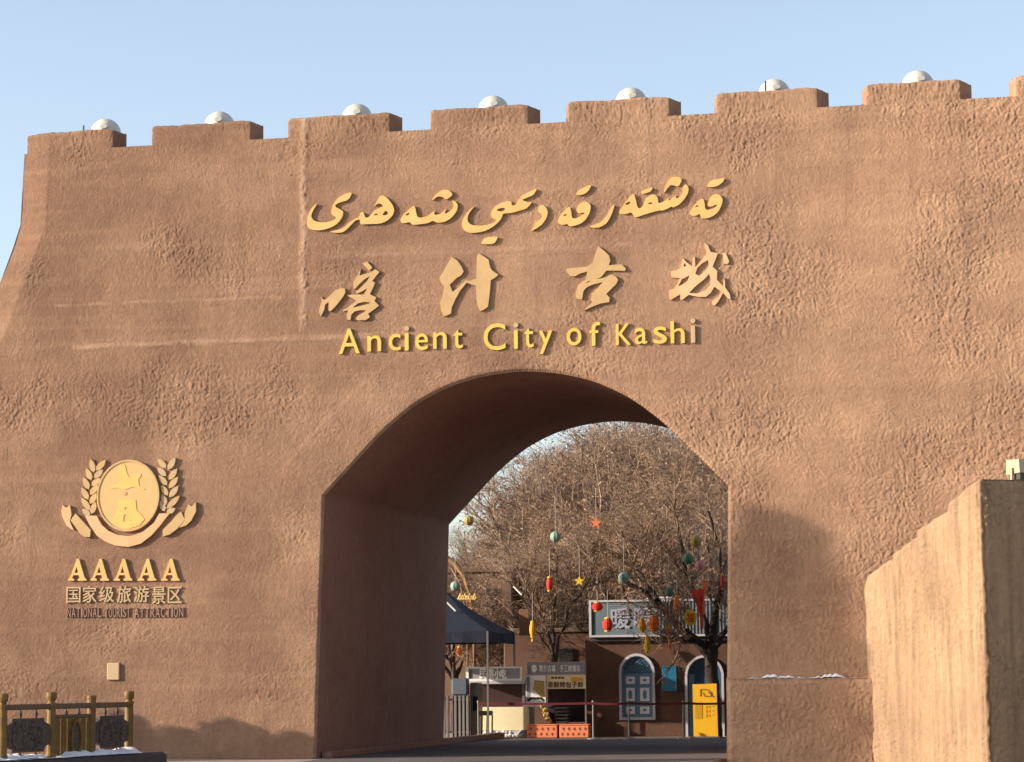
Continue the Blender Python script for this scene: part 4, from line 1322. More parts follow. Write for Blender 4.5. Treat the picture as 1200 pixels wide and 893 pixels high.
# ---- entrance gates under the tent
tg = thing('turnstile', 'grey metal turnstile with vertical bars under the navy tent', 'turnstile', (at(555, 866, 14.6)[0], 14.6, 0))
pxbox(550.5, 800, 561, 866, 14.6, 0.45, 0.02).build('cabinet', M['grey_metal'], tg)
pxbox(554, 816, 560, 833, 14.59, 0.009).build('panel', M['black'], tg)
pxbox(561.3, 833, 577, 838.5, 14.7, 0.08, 0.01).build('arm', M['grey_metal'], tg)
for px_ in (565, 571, 577):
    MB().tube([at3(px_, 838.6, 14.79), (at(px_, 866, 14.79)[0], 14.74, 0.0)], 0.02, 6).build('bar', M['dark_metal'], tg)
fc = thing('barred_barrier', 'row of upright grey steel bars beside the left side of the passage', 'barrier', (at(536, 866, 14.3)[0], 14.3, 0))
for px_ in (520.5, 525, 534, 539, 543.5, 548):
    x, z = at(px_, 815, 14.3)
    MB().box(x-0.028, x+0.028, 14.27, 14.33, 0, z, 0.008).build('bar', M['steel'], fc)
for pyr in (820, 858):
    x0_, z_ = at(519, pyr, 14.3); x1_, _ = at(550, pyr, 14.3)
    MB().box(x0_, x1_, 14.332, 14.36, z_-0.02, z_+0.02).build('rail', M['steel'], fc)
x0_, _ = at(530, 800, 14.42); x1_, z_ = at(547, 815, 14.42)
tag(MB().box(x0_, x1_, 14.42, 14.75, 0, z_, 0.02).build('counter_desk', M['dark_inside']), 'dark counter desk behind the upright steel bars', 'desk')
x0_, z1_ = at(529, 795, 14.46); x1_, z0_ = at(547.5, 815, 14.46)
tag(MB().box(x0_, x1_, 14.46, 14.72, z_+0.004, z1_, 0.03).build('ticket_machine', mat('slate_blue_case', (0.10, 0.125, 0.16), 0.5)), 'slate blue machine case on the dark counter under the tent', 'machine')

# ---- market stalls
KY = 15.5
k1 = thing('market_stall', 'market stall with white framed sign and cream counter, right of the tent', 'stall', (at(580, 866, KY)[0], KY, 0))
x0_, z1_ = at(546, 781.5, KY-0.3); x1_, z0_ = at(612, 797.5, KY-0.3)
fr = MB().plate([(x0_, z0_), (x1_, z0_), (x1_, z1_), (x0_, z1_)], KY-0.31, KY-0.22, [[(x0_+.07, z0_+.05), (x1_-.05, z0_+.05), (x1_-.05, z1_-.05), (x0_+.07, z1_-.05)]]).build('sign_frame', M['white_paint'], k1)
MB().box(x0_+.05, x1_-.04, KY-0.27, KY-0.23, z0_+.04, z1_-.04).build('sign_panel', M['sign_grey'], fr)
b = MB()
for ch, pa, pb_ in (('民', 562, 570), ('俗', 571, 579), ('小', 579.5, 586), ('吃', 586.5, 593)):
    X0, Z1 = at(pa, 784, KY-0.3); X1, Z0 = at(pb_, 795, KY-0.3)
    add_glyph(b, ch, X0, X1, Z0, Z1, KY-0.29, KY-0.271, 0.01)
b.build('writing', M['white_tube'], fr)
pxbox(549, 798, 615, 801.5, KY-0.35, 1.6, 0.01).build('canopy', M['grey_white'], k1)
pxbox(552, 801.8, 613, 828, KY+0.7, 0.3).build('back_panel', M['dark_inside'], k1)
pxbox(555, 829, 620, 856, KY, 0.7, 0.01).build('counter', M['cream'], k1)
base_ = pxbox(555, 856.3, 616, 868, KY-0.02, 0.7).build('base', M['grey_white'], k1)
b = MB()
rr = random.Random(3)
for px_ in range(558, 614, 6):
    c_ = at(px_+rr.uniform(-1, 1), 863, KY-0.02)
    for q in range(3):
        b.ball((c_[0]+rr.uniform(-.05, .05), KY-0.03, 0.06+rr.uniform(-0.02, .1)), rr.uniform(.025, .045), 6, 4)
b.build('pattern', M['white_paint'], base_)
for px_ in (553, 613):
    x, z = at(px_, 801, KY)
    MB().box(x-.03, x+.03, KY+0.02, KY+0.08, 0, z).build('post', M['grey_metal'], k1)
K2 = 15.3
k2 = thing('market_stall', 'market stall with grey sign board and cream printed banner, centre of the passage view', 'stall', (at(652, 866, K2)[0], K2, 0))
x0_, z1_ = at(617.5, 776, K2); x1_, z0_ = at(686.5, 790.3, K2)
MB().box(x0_, x1_, K2, K2+0.08, z0_, z1_, 0.01).build('sign_board', M['sign_grey'], k2)
sbd = bpy.data.objects[[o.name for o in k2.children][-1]]
b = MB()
for i, ch in enumerate('喀什古城 手工烤馕坊'):
    if ch == ' ':
        continue
    pa = 632+i*4.85
    X0, Z1 = at(pa, 779.5, K2); X1, Z0 = at(pa+4.2, 787, K2)
    add_glyph(b, ch, X0, X1, Z0, Z1, K2-0.008, K2-0.001, 0.004)
c_ = at(626, 783.5, K2)
b.plate([(c_[0]+0.07*math.cos(k*math.pi/6), c_[1]+0.10*math.sin(k*math.pi/6)) for k in range(12)], K2-0.008, K2-0.001)
b.build('writing', M['white_tube'], sbd)
bn = pxbox(640.5, 790.8, 686.5, 807, K2+0.01, 0.02).build('banner', M['cream'], k2)
b = MB()
rr = random.Random(9)
for i in range(4):
    X0, Z1 = at(646+i*4, 793, K2); X1, Z0 = at(649+i*4, 795.5, K2)
    b.box(X0, X1, K2, K2+0.008, Z0, Z1)
for i, ch in enumerate('香酥烤包子鲜'):
    X0, Z1 = at(642+i*7, 799, K2); X1, Z0 = at(648+i*7, 805.5, K2)
    add_glyph(b, ch, X0, X1, Z0, Z1, K2, K2+0.008, 0.006)
b.build('print', M['lamp_brown'], bn)
c_ = at(676, 796, K2)
MB().plate([(c_[0]+0.16*math.cos(k*math.pi/8), c_[1]+0.06*math.sin(k*math.pi/8)+0.02*math.cos(k)) for k in range(16)], K2+0.001, K2+0.009).build('picture', M['amber'], bn)
ps = pxbox(616, 791.5, 639.5, 824, K2-0.02, 0.02).build('poster', M['white_paint'], k2)
pxbox(617, 793, 621, 822, K2-0.027, 0.006).build('stripe', M['sign_grey'], ps)
pic = pxplate([(626,797),(638,798),(638,816),(634,818),(630,812),(624,808),(626,803)], K2-0.026, 0.005).build('picture', M['straw'], ps)
pxplate([(618,820),(622,817),(634,817),(638,820),(637,822),(633,819.5),(623,819.5),(619,822)], K2-0.027, 0.006).build('print', M['black'], ps)
pxbox(615, 825.5, 641, 828.5, K2-0.05, 0.7, 0.01).build('table_top', M['white_paint'], k2)
for px_ in (622.5, 686):
    x, z = at(px_, 791, K2+0.1)
    MB().box(x-.02, x+.02, K2+0.09, K2+0.13, 0, z).build('post', M['grey_metal'], k2)
pxbox(642, 807.5, 690, 846, K2+0.9, 0.3).build('back_panel', M['dark_inside'], k2)
def planter(px0, px1, label, m='orange_tile'):
    t = thing('planter_box', label, 'planter', (at((px0+px1)/2, 868, 14.9)[0], 14.9, 0), 'tiled planter boxes in front of the stall')
    x0_, z1_ = at(px0, 850, 14.9); x1_, _ = at(px1, 866, 14.9)
    MB().box(x0_, x1_, 14.9, 15.25, 0, z1_, 0.015).build('box', M[m], t)
    b = MB()
    for i in range(5):
        for j in range(2):
            cx_, cz_ = x0_+(x1_-x0_)*(i+0.5+(0.25 if j else 0))/5.4, z1_*(0.3+0.42*j)
            b.plate([(cx_-.032, cz_), (cx_, cz_-.04), (cx_+.032, cz_), (cx_, cz_+.04)], 14.893, 14.899)
    b.build('tile_motif', M['red_tile'], t)
    MB().box(x0_-0.01, x1_+0.01, 14.89, 15.26, z1_+0.002, z1_+0.025, 0.006).build('rim', M['coral'], t)
planter(617.5, 653, 'orange tiled planter box, the left one of the pair before the stall')
planter(655.5, 690, 'orange tiled planter box, the right one of the pair before the stall')
cn = MB()
rr = random.Random(4)
for i in range(46):
    t_ = i/45
    p_ = at3(636+9*t_+rr.uniform(-2.5, 2.5), 827+23*t_, 15.1+rr.uniform(-.05, .05))
    cn.ball(p_, rr.uniform(.03, .05), 7, 5)
tag(cn.build('food_garland', M['straw']), 'slanting yellow string of corn-like bundles between stall table and planter', 'garland')
ch_ = thing('stacked_chairs', 'dark grey stack of chairs under the stall banner', 'chairs', (at(657, 866, 15.7)[0], 15.7, 0))
pxbox(649, 829, 664, 831, 15.6, 0.3, 0.005).build('backrest', M['grey_metal'], ch_)
for j in range(4):
    pxbox(650+j*0.5, 833+j*4, 665, 835+j*4, 15.6-j*0.02, 0.4, 0.005).build('seat', M['grey_metal'], ch_)
for px_ in (650, 664):
    x, z = at(px_, 829, 15.6)
    MB().box(x-.015, x+.015, 15.62, 15.65, 0, z).build('leg', M['dark_metal'], ch_)

# ---- yellow totem sign
YY = 14.75
ys_ = thing('totem_sign', 'bright yellow upright sign board in front of the blue door', 'sign', (at(827, 866, YY)[0], YY, 0))
pts = [(813, 865.5), (841.5, 865.5), (839.5, 801), (811.5, 802)]
pxplate(pts, YY, 0.10).build('board', M['yellow'], ys_)
bd = [o for o in ys_.children][-1]
x0_, _ = at(810.5, 866, YY); x1_, _ = at(843, 866, YY)
MB().box(x0_-.04, x1_+.03, YY-0.10, YY+0.2, 0, 0.035, 0.008).build('base', M['grey_metal'], ys_)
b = MB()
def stroke(p, w, Y0=YY-0.008):
    for a_, c_ in zip(p[:-1], p[1:]):
        A_, B_ = Vector((*at(*a_, YY),)), Vector((*at(*c_, YY),))
        d_ = (B_-A_); 
        n_ = Vector((-d_.y, d_.x)).normalized()*w*0.0105
        b.plate([tuple(A_-n_), tuple(B_-n_), tuple(B_+n_), tuple(A_+n_)], Y0, YY-0.0015)
stroke([(821,816),(821,808),(829,808),(834,812),(834,816),(826,816),(824,812)], 1.5)
stroke([(830,811),(837,817)], 1.4)
b.build('print', M['ochre_print'], bd)
b = MB()
pp_ = [at(814.5, 826, YY), at(823, 826, YY), at(823, 842, YY), at(814.5, 842, YY)]
AMB = mat('amber_print', (0.55, 0.30, 0.015), 0.6)
b.plate(list(reversed(pp_)), YY-0.006, YY-0.0015)
b.build('picture', AMB, bd)
for k, px_ in enumerate((827, 830.5, 835)):
    b = MB()
    for i in range(3):
        X0, Z1 = at(px_, 827+i*5.0, YY); X1, Z0 = at(px_+1.7, 830.6+i*5.0-k, YY)
        if Z1 > Z0:
            b.box(X0, X1, YY-0.006, YY-0.0015, Z0, Z1)
    b.build('print_column', AMB, bd)

# ---- rope barrier
SY = 13.75
def stanchion(px, label, top=821.5):
    x, z = at(px, top, SY)
    t = thing('stanchion', label, 'stanchion', (x, SY, 0), 'rope stanchions across the passage')
    MB().lathe((x, SY, 0), [(0.17, 0), (0.17, 0.012), (0.12, 0.03), (0.03, 0.04)], 18).build('base', M['steel'], t)
    MB().lathe((x, SY, 0.038), [(0.022, 0), (0.022, z-0.09), (0.032, z-0.08), (0.032, z-0.03), (0.015, z-0.02)], 10).build('post', M['grey_metal'], t)
    return x, z
sp_ = [stanchion(560.5, 'slim steel stanchion among the upright bars at the left end of the rope'),
       stanchion(695, 'slim steel stanchion beside the right orange planter'),
       stanchion(736.7, 'slim steel stanchion in front of the blue arched window'),
       stanchion(800.5, 'slim steel stanchion just left of the yellow sign')]
xe, ze = at(862, 821, SY)
sp_.append((xe, ze))
rope = MB()
for (a_, b_) in zip(sp_[:-1], sp_[1:]):
    pts = [(a_[0]+(b_[0]-a_[0])*t_, SY, a_[1]-0.05+(b_[1]-a_[1])*t_-0.02*math.sin(math.pi*t_)) for t_ in np.linspace(0, 1, 9)]
    for q0, q1 in zip(pts[:-1], pts[1:]):
        rope.box(q0[0], q1[0]+0.002, SY-0.036, SY-0.030, min(q0[2], q1[2])-0.028, max(q0[2], q1[2])+0.022)
tag(rope.build('barrier_belt', M['rope']), 'dark red belt stretched between the steel stanchions', 'rope')

# ---- wooden arch and its ornaments at the far left
wa = thing('wooden_arch', 'curved brown wooden arch rising behind the navy tent', 'arch', (at(520, 740, 19)[0], 19, 0))
def arch_path(px_list, Y):
    return [at3(px_, py_, Y) for px_, py_ in px_list]
apx = [(484, 860), (484, 735), (487, 705), (496, 678), (508, 660), (521, 652), (533, 660), (545, 676), (552, 700), (556, 735), (556, 860)]
MB().tube(arch_path(apx, 19.0), 0.075, 8).build('rib', M['trellis'], wa)
MB().tube(arch_path([(520+(p[0]-520)*0.78, p[1]+7) for p in apx], 19.05), 0.04, 6).build('inner_rib', M['trellis'], wa)
b = MB()
for k in range(7):
    t_ = k/6
    b.tube([at3(538+17*t_, 701, 18.95), at3(538+17*t_+1.5, 695+3*(k % 2), 18.95), at3(541+17*t_, 701, 18.95)], 0.03, 6)
b.tube([at3(536, 702, 18.95), at3(557, 702, 18.95)], 0.03, 6)
b.build('gold_scroll', M['gold_metal'], wa)
MB().tube([at3(548, 735, 18.9), at3(551, 712, 18.9)], 0.06, 8).build('gold_post', M['gold_metal'], wa)

# ================================================================== BARE TREES
def tubes(P, R, s):
    """P (n,K,3) polylines, R (n,K) radii -> tube mesh arrays"""
    n, K, _ = P.shape
    T = np.gradient(P, axis=1)
    T /= np.linalg.norm(T, axis=2, keepdims=True)+1e-9
    ref = np.where(np.abs(T[..., 2:3]) > 0.9, np.array([1.0, 0, 0]), np.array([0, 0, 1.0]))
    A = np.cross(T, ref); A /= np.linalg.norm(A, axis=2, keepdims=True)+1e-9
    B = np.cross(T, A)
    th = np.arange(s)*2*np.pi/s
    V = P[:, :, None]+(A[:, :, None]*np.cos(th)[None, None, :, None]+B[:, :, None]*np.sin(th)[None, None, :, None])*R[:, :, None, None]
    i = np.arange(n*K*s).reshape(n, K, s)
    a = i[:, :-1]; b = i[:, 1:]
    F = np.stack([a, np.roll(a, -1, 2), np.roll(b, -1, 2), b], -1).reshape(-1, 4)
    return V.reshape(-1, 3), F
def children(P, R, rng, nper, length, spread, up, K, r0, tmin=0.25, wob=0.16, taper=0.35):
    n, Kp, _ = P.shape
    t = rng.uniform(tmin, 1.0, (n, nper))*(Kp-1)
    i = np.minimum(t.astype(int), Kp-2); f = (t-i)[..., None]
    rows = np.arange(n)[:, None]
    p0 = P[rows, i]*(1-f)+P[rows, i+1]*f
    d = P[rows, i+1]-P[rows, i]
    d /= np.linalg.norm(d, axis=2, keepdims=True)+1e-9
    rnd = rng.normal(size=(n, nper, 3))
    rnd -= d*np.sum(rnd*d, axis=2, keepdims=True)
    rnd /= np.linalg.norm(rnd, axis=2, keepdims=True)+1e-9
    sp = spread*rng.uniform(0.6, 1.3, (n, nper, 1))
    dd = d*np.cos(sp)+rnd*np.sin(sp)
    ln = length*rng.uniform(0.55, 1.25, (n, nper, 1))*(1-0.4*(t/(Kp-1))[..., None])
    m = n*nper
    cur = p0.reshape(m, 3); dr = dd.reshape(m, 3); ln = ln.reshape(m, 1)
    out = [cur]
    for k in range(K-1):
        dr = dr+rng.normal(size=(m, 3))*wob+np.array([0, 0, up])
        dr /= np.linalg.norm(dr, axis=1, keepdims=True)
        cur = cur+dr*ln/(K-1)
        out.append(cur)
    Pn = np.stack(out, 1)
    rr = np.minimum(r0, np.maximum((R[rows, i]).reshape(m, 1)*0.7, 0.004))
    Rn = rr*np.linspace(1, taper, K)[None, :]
    return Pn, Rn
def dry_leaves(P, rng, count, size):
    n, K, _ = P.shape
    a = rng.integers(0, n, count); k = rng.integers(1, K, count)
    c = P[a, k]+rng.normal(size=(count, 3))*0.04
    u = rng.normal(size=(count, 3)); u /= np.linalg.norm(u, axis=1, keepdims=True)
    v = np.cross(u, rng.normal(size=(count, 3))); v /= np.linalg.norm(v, axis=1, keepdims=True)
    s_ = size*rng.uniform(0.5, 1.3, (count, 1))
    V = np.stack([c-u*s_, c+v*s_*0.45, c+u*s_, c-v*s_*0.45], 1).reshape(-1, 3)
    return V, np.arange(count*4).reshape(-1, 4)
def bare_tree(seed, H, up, nl=(7, 7, 8, 9), spread=0.75, leaves=2600):
    rng = np.random.default_rng(seed)
    th = H*0.30
    z = np.linspace(0, th, 7)
    P0 = np.stack([np.cumsum(rng.normal(0, 0.03, 7)), np.cumsum(rng.normal(0, 0.03, 7)), z], 1)[None]
    P0[:, 0, :2] = 0
    R0 = (H*0.020)*np.linspace(1.25, 0.8, 7)[None]
    P1, R1_ = children(P0, R0, rng, nl[0], H*0.62, 0.62, 0.13, 8, H*0.011, 0.62, 0.11)
    # one leader keeps straight up
    P2, R2_ = children(P1, R1_, rng, nl[1], H*0.30, spread, up, 6, H*0.0052, 0.25, 0.17)
    P3, R3_ = children(P2, R2_, rng, nl[2], H*0.15, spread, up*0.7, 5, 0.014, 0.15, 0.22)
    P4, R4_ = children(P3, R3_, rng, nl[3], H*0.075, 0.8, up*0.5, 4, 0.0075, 0.1, 0.28)
    tr = join_grids([tubes(P0, R0, 10), tubes(P1, R1_, 6)])
    L_ = dry_leaves(P4, rng, leaves, 0.045)
    cr = join_grids([tubes(P2, R2_, 4), tubes(P3, R3_, 3), tubes(P4, R4_, 3), L_])
    return tr, cr
tree_protos = []
for k, (H, up) in enumerate(((8.0, 0.10), (8.5, 0.16), (7.5, 0.02))):
    tr, cr = bare_tree(100+k, H, up)
    tree_protos.append((H, mesh_np('trunk', *tr), mesh_np('crown', *cr)))
    tree_protos[-1][1].materials.append(M['bark'])
    tree_protos[-1][2].materials.append(M['twig_pale'] if k == 1 else M['twig'])
def place_tree(k, x, y, H, rot, label, group, zbase=0.0, wide=1.0):
    h0, tm, cm = tree_protos[k]
    t = thing('bare_tree', label, 'tree', (x, y, zbase), group)
    s_ = H/h0
    t.scale = (s_*wide, s_*wide, s_)
    t.rotation_euler = (0, 0, rot)
    for nm, me in (('trunk', tm), ('crown', cm)):
        o = bpy.data.objects.new(nm, me)
        C.objects.link(o)
        o.parent = t
    return t
def ground_z(y):
    return float(sstep(36, 110, np.array(float(y))))*9.0
spots = [(548, 590, 24), (575, 575, 34), (600, 548, 30), (632, 522, 38), (665, 503, 36), (700, 497, 41), (738, 500, 35), (775, 505, 40), (812, 520, 32), (845, 535, 28),
         (560, 600, 46), (590, 562, 52), (640, 512, 58), (690, 500, 64), (730, 502, 55), (770, 508, 60), (815, 525, 50), (850, 540, 46),
         (610, 610, 22), (665, 600, 24), (720, 590, 22.5), (770, 580, 24.5), (822, 590, 22), (535, 620, 20.5), (578, 640, 21.5),
         (560, 585, 70), (610, 545, 74), (650, 503, 68), (672, 500, 78), (710, 494, 70), (750, 496, 80), (790, 500, 72), (828, 508, 66), (855, 520, 78), (735, 494, 47), (690, 494, 52), (800, 505, 44), (830, 515, 60), (655, 515, 46)]
rr = random.Random(21)
for i, (px_, py_, Y) in enumerate(spots):
    x, zt_ = at(px_, py_, Y)
    g_ = ground_z(Y)
    place_tree(i % 3, x, Y, (zt_-g_)*(1.22 if px_ >= 700 else 1.08 if px_ >= 645 else 0.80 if px_ >= 575 else 0.95), rr.uniform(0, 6.28), 'bare brown tree in the dense thicket seen through the passage', 'bare trees of the thicket behind the passage', g_-0.05, rr.uniform(0.95, 1.25))

# ---- unseen juniper and shrubs, added left of view to shade the gate
sd_ = 24.0
cxx, cyy, chh = -5.25+to_sun.x*sd_, to_sun.y*sd_, 4.5+to_sun.z*sd_
cyp = thing('shade_juniper', 'added slender dark juniper out of view that shades the gate wall', 'tree', (cxx, cyy, 0))
MB().tube([(cxx, cyy, 0), (cxx+0.04, cyy, 2.5), (cxx, cyy+0.03, 6.0), (cxx, cyy, chh-0.6)], [0.12, 0.10, 0.06, 0.02], 8).build('trunk', M['bark'], cyp)  # trunk of the added shade juniper
rg = np.random.default_rng(8)
nl_ = 13000
hz_ = 2.2+(chh-2.2)*rg.uniform(0, 1, nl_)**0.92
an_ = rg.uniform(0, 2*np.pi, nl_)
rad_ = 0.80*np.sqrt(np.clip(1-np.abs((hz_-chh*0.62)/(chh*0.41))**2.0, 0.02, 1))*(0.80+0.35*perlin(an_*1.3, hz_*1.4, 5))*np.sqrt(rg.uniform(0.05, 1, nl_))
c_ = np.stack([cxx+rad_*np.cos(an_), cyy+rad_*np.sin(an_), hz_], 1)
u_ = rg.normal(size=(nl_, 3))*0.5+np.array([0, 0, 1.0]); u_ /= np.linalg.norm(u_, axis=1, keepdims=True)
v_ = np.cross(u_, rg.normal(size=(nl_, 3))); v_ /= np.linalg.norm(v_, axis=1, keepdims=True)
sz_ = rg.uniform(0.05, 0.11, (nl_, 1))
Vq = np.stack([c_-u_*sz_, c_+v_*sz_*0.4, c_+u_*sz_, c_-v_*sz_*0.4], 1).reshape(-1, 3)
finish('crown', mesh_np('crown', Vq, np.arange(nl_*4).reshape(-1, 4)), mat('shade_juniper_green', (0.045, 0.065, 0.035), 0.8, 0.3, 2), cyp)
def shade_shrub(x, y, H, r, seed):  # added bush out of view, sized to cast shade on the wall foot
    rg = np.random.default_rng(seed)
    t = thing('shade_shrub', 'added leafy bush out of view that shades the foot of the gate', 'shade_shrub', (x, y, 0), 'added shrubs out of view that shade the foot of the gate')
    m = MB()
    for k in range(6):
        an = 2*math.pi*k/6+0.4
        m.tube([(x+0.04*math.cos(an), y+0.04*math.sin(an), 0), (x+r*0.5*math.cos(an), y+r*0.5*math.sin(an), H*0.55), (x+r*0.6*math.cos(an+.3), y+r*0.6*math.sin(an+.3), H*0.85)], [0.03, 0.02, 0.008], 6)
    m.build('shade_shrub_stems', M['bark'], t)
    n = int(5200*H*r)
    u = rg.uniform(0.08, 1, n)
    an = rg.uniform(0, 2*np.pi, n)
    rad = r*np.sqrt(np.clip(1-((u-0.5)/0.5)**2*0.85, 0.02, 1))*np.sqrt(rg.uniform(0.05, 1, n))*(0.75+0.5*perlin(an*1.2+seed, u*5, seed))
    c = np.stack([x+rad*np.cos(an), y+rad*np.sin(an), H*u], 1)
    d = rg.normal(size=(n, 3)); d /= np.linalg.norm(d, axis=1, keepdims=True)
    e = np.cross(d, rg.normal(size=(n, 3))); e /= np.linalg.norm(e, axis=1, keepdims=True)
    z_ = rg.uniform(0.04, 0.09, (n, 1))
    Vq = np.stack([c-d*z_, c+e*z_*0.5, c+d*z_, c-e*z_*0.5], 1).reshape(-1, 3)
    finish('shade_shrub_foliage', mesh_np('shade_shrub_foliage', Vq, np.arange(n*4).reshape(-1, 4)), M['shade_shrub'], t)
M['shade_shrub'] = mat('shade_shrub_leaves', (0.06, 0.07, 0.035), 0.8, 0.3, 2)
for q, (tx, th_, r_) in enumerate(((-18.1, 0.85, 0.34), (-16.9, 0.50, 0.55), (-15.7, 0.62, 0.50), (-14.5, 0.40, 0.45))):
    shade_shrub(tx+to_sun.x*8.5, to_sun.y*8.5, th_+to_sun.z*8.5, r_, 400+q)

# ---- the decorated tree in front of the shop
def resample(p, K):
    p = np.array(p, float)
    s_ = np.r_[0, np.cumsum(np.linalg.norm(np.diff(p, axis=0), axis=1))]
    q = np.linspace(0, s_[-1], K)
    return np.stack([np.interp(q, s_, p[:, i]) for i in range(3)], 1)
def traced_tree(name, label, paths, radii, Y, seed, nl, m1, m2, leaves):
    rng = np.random.default_rng(seed)
    P = np.stack([resample([(*at3(px_, py_, Y+dy),) for px_, py_, dy in pth], 14) for pth in paths])
    P[:, 1:, :] += rng.normal(size=(len(paths), 13, 3))*0.022
    R = np.stack([np.linspace(a, b, 14) for a, b in radii])
    base = P[0, 0]
    t = thing(name, label, 'tree', (base[0], base[1], 0))
    V, F = tubes(P, R, 9)
    finish('trunk', mesh_np('trunk', V, F), m1, t, True)
    P2, R2_ = children(P[1:], R[1:], rng, nl[0], 1.5, 0.75, 0.07, 7, 0.03, 0.2, 0.2)
    P3, R3_ = children(P2, R2_, rng, nl[1], 0.85, 0.8, 0.0, 5, 0.013, 0.15, 0.25)
    P4, R4_ = children(P3, R3_, rng, nl[2], 0.42, 0.8, -0.05, 4, 0.007, 0.1, 0.25)
    V, F = join_grids([tubes(P2, R2_, 5), tubes(P3, R3_, 3), tubes(P4, R4_, 3), dry_leaves(P4, rng, leaves, 0.035)])
    finish('crown', mesh_np('crown', V, F), m2, t)
traced_tree('bare_tree', 'dark gnarled tree hung with paper ornaments, behind the yellow sign',
    [[(838, 868, 0), (836, 810, 0), (833, 768, 0), (833, 745, 0)],
     [(833, 770, 0), (820, 752, -.1), (797, 736, -.2), (776, 713, -.3), (750, 692, -.4), (715, 671, -.6)],
     [(780, 718, -.3), (764, 692, -.2), (742, 662, 0), (728, 622, .3)],
     [(833, 755, 0), (838, 722, .1), (846, 690, .2), (842, 640, .3), (830, 600, .2)],
     [(833, 760, 0), (826, 725, .3), (806, 675, .6), (796, 630, .9), (790, 585, 1.0)],
     [(834, 765, 0), (848, 742, -.2), (868, 715, -.4), (885, 680, -.5)],
     [(815, 748, -.1), (800, 752, -.5), (785, 742, -.9)]],
    [(0.19, 0.15), (0.13, 0.035), (0.06, 0.02), (0.12, 0.03), (0.10, 0.03), (0.09, 0.03), (0.05, 0.02)], 15.0, 77, (9, 7, 7), M['bark_dark'], M['twig'], 2500)
traced_tree('bare_tree', 'small many-stemmed bare tree standing behind the stall sign',
    [[(650, 862, 0), (650, 810, 0), (649, 785, 0), (649, 772, 0)],
     [(649, 780, 0), (645, 750, 0), (632, 720, -.1), (612, 690, -.2), (590, 672, -.2)],
     [(650, 780, 0), (655, 750, .1), (667, 716, .2), (690, 680, .2), (700, 650, .2)],
     [(649, 775, 0), (648, 740, .2), (650, 700, .3), (655, 650, .3)],
     [(648, 770, 0), (632, 745, -.1), (600, 722, -.2), (575, 715, -.2)],
     [(650, 770, 0), (640, 735, .2), (625, 690, .3), (628, 640, .3)]],
    [(0.09, 0.07), (0.05, 0.015), (0.05, 0.015), (0.05, 0.015), (0.04, 0.012), (0.04, 0.015)], 17.2, 78, (9, 8, 7), M['bark'], M['twig'], 2000)

# ---- paper ornaments hanging in the branches
HY = 13.85
def cord(t, px, py, Y, l=0.35):
    l = l*2.4
    x, z = at(px, py, Y)
    MB().tube([(x, Y, z-0.01), (x, Y, z+l)], 0.007, 5).build('cord', M['soft_grey'], t)
def paper_ball(px, py, r, m, label, Y=HY):
    x, z = at(px, py, Y)
    t = thing('paper_ball', label, 'ornament', (x, Y, z), 'paper balls hung in the tree')
    b = MB()
    R_ = r*0.0208
    mth, nth = 10, 18
    prof = []
    vs_, fs_ = [], []
    for i in range(mth+1):
        for k in range(nth):
            th_ = 2*math.pi*k/nth
            rr_ = R_*math.sin(math.pi*i/mth)*(1.0 if k % 2 else 0.93)+0.002
            vs_.append((x+rr_*math.cos(th_), Y+rr_*math.sin(th_), z-R_*math.cos(math.pi*i/mth)))
    for i in range(mth):
        for k in range(nth):
            fs_.append((i*nth+k, i*nth+(k+1) % nth, (i+1)*nth+(k+1) % nth, (i+1)*nth+k))
    b.add(vs_, fs_).build('ball', M[m], t)
    cord(t, px, py-r, Y)
for a_ in ((651, 629, 6.5, 'teal', 'pale teal paper ball left of the orange star'), (815.5, 634.5, 6.8, 'straw', 'straw yellow paper ball high at the right in the branches'),
           (806, 655, 6.5, 'green', 'dull green paper ball between the yellow and pink balls'), (820, 662.5, 6, 'pink', 'pink paper ball under the green one at the right'),
           (731, 677, 6.5, 'teal', 'pale teal paper ball above the left part of the roof sign'), (784, 693, 5, 'green', 'small green paper ball just above the roof sign'),
           (549.5, 610, 6, 'straw', 'yellow paper ball high at the left edge of the passage view'), (533.5, 687, 6, 'teal', 'pale teal paper ball under the wooden arch')):
    paper_ball(*a_)
def star(px, py, r, m, label, Y=HY):
    x, z = at(px, py, Y)
    t = thing('star_ornament', label, 'ornament', (x, Y, z))
    R_ = r*0.0208
    MB().plate([(x+(R_ if i % 2 == 0 else R_*0.42)*math.sin(-i*math.pi/5+0.06), z+(R_ if i % 2 == 0 else R_*0.42)*math.cos(-i*math.pi/5+0.06)) for i in range(10)][::-1], Y-0.03, Y+0.03).build('star', M[m], t)
    cord(t, px, py-r, Y, 0.3)
star(698.5, 613, 7.2, 'coral', 'orange five-pointed star hanging in the middle of the branches')
star(679, 681, 6.5, 'yellow_paper', 'yellow star ornament left of the roof sign')
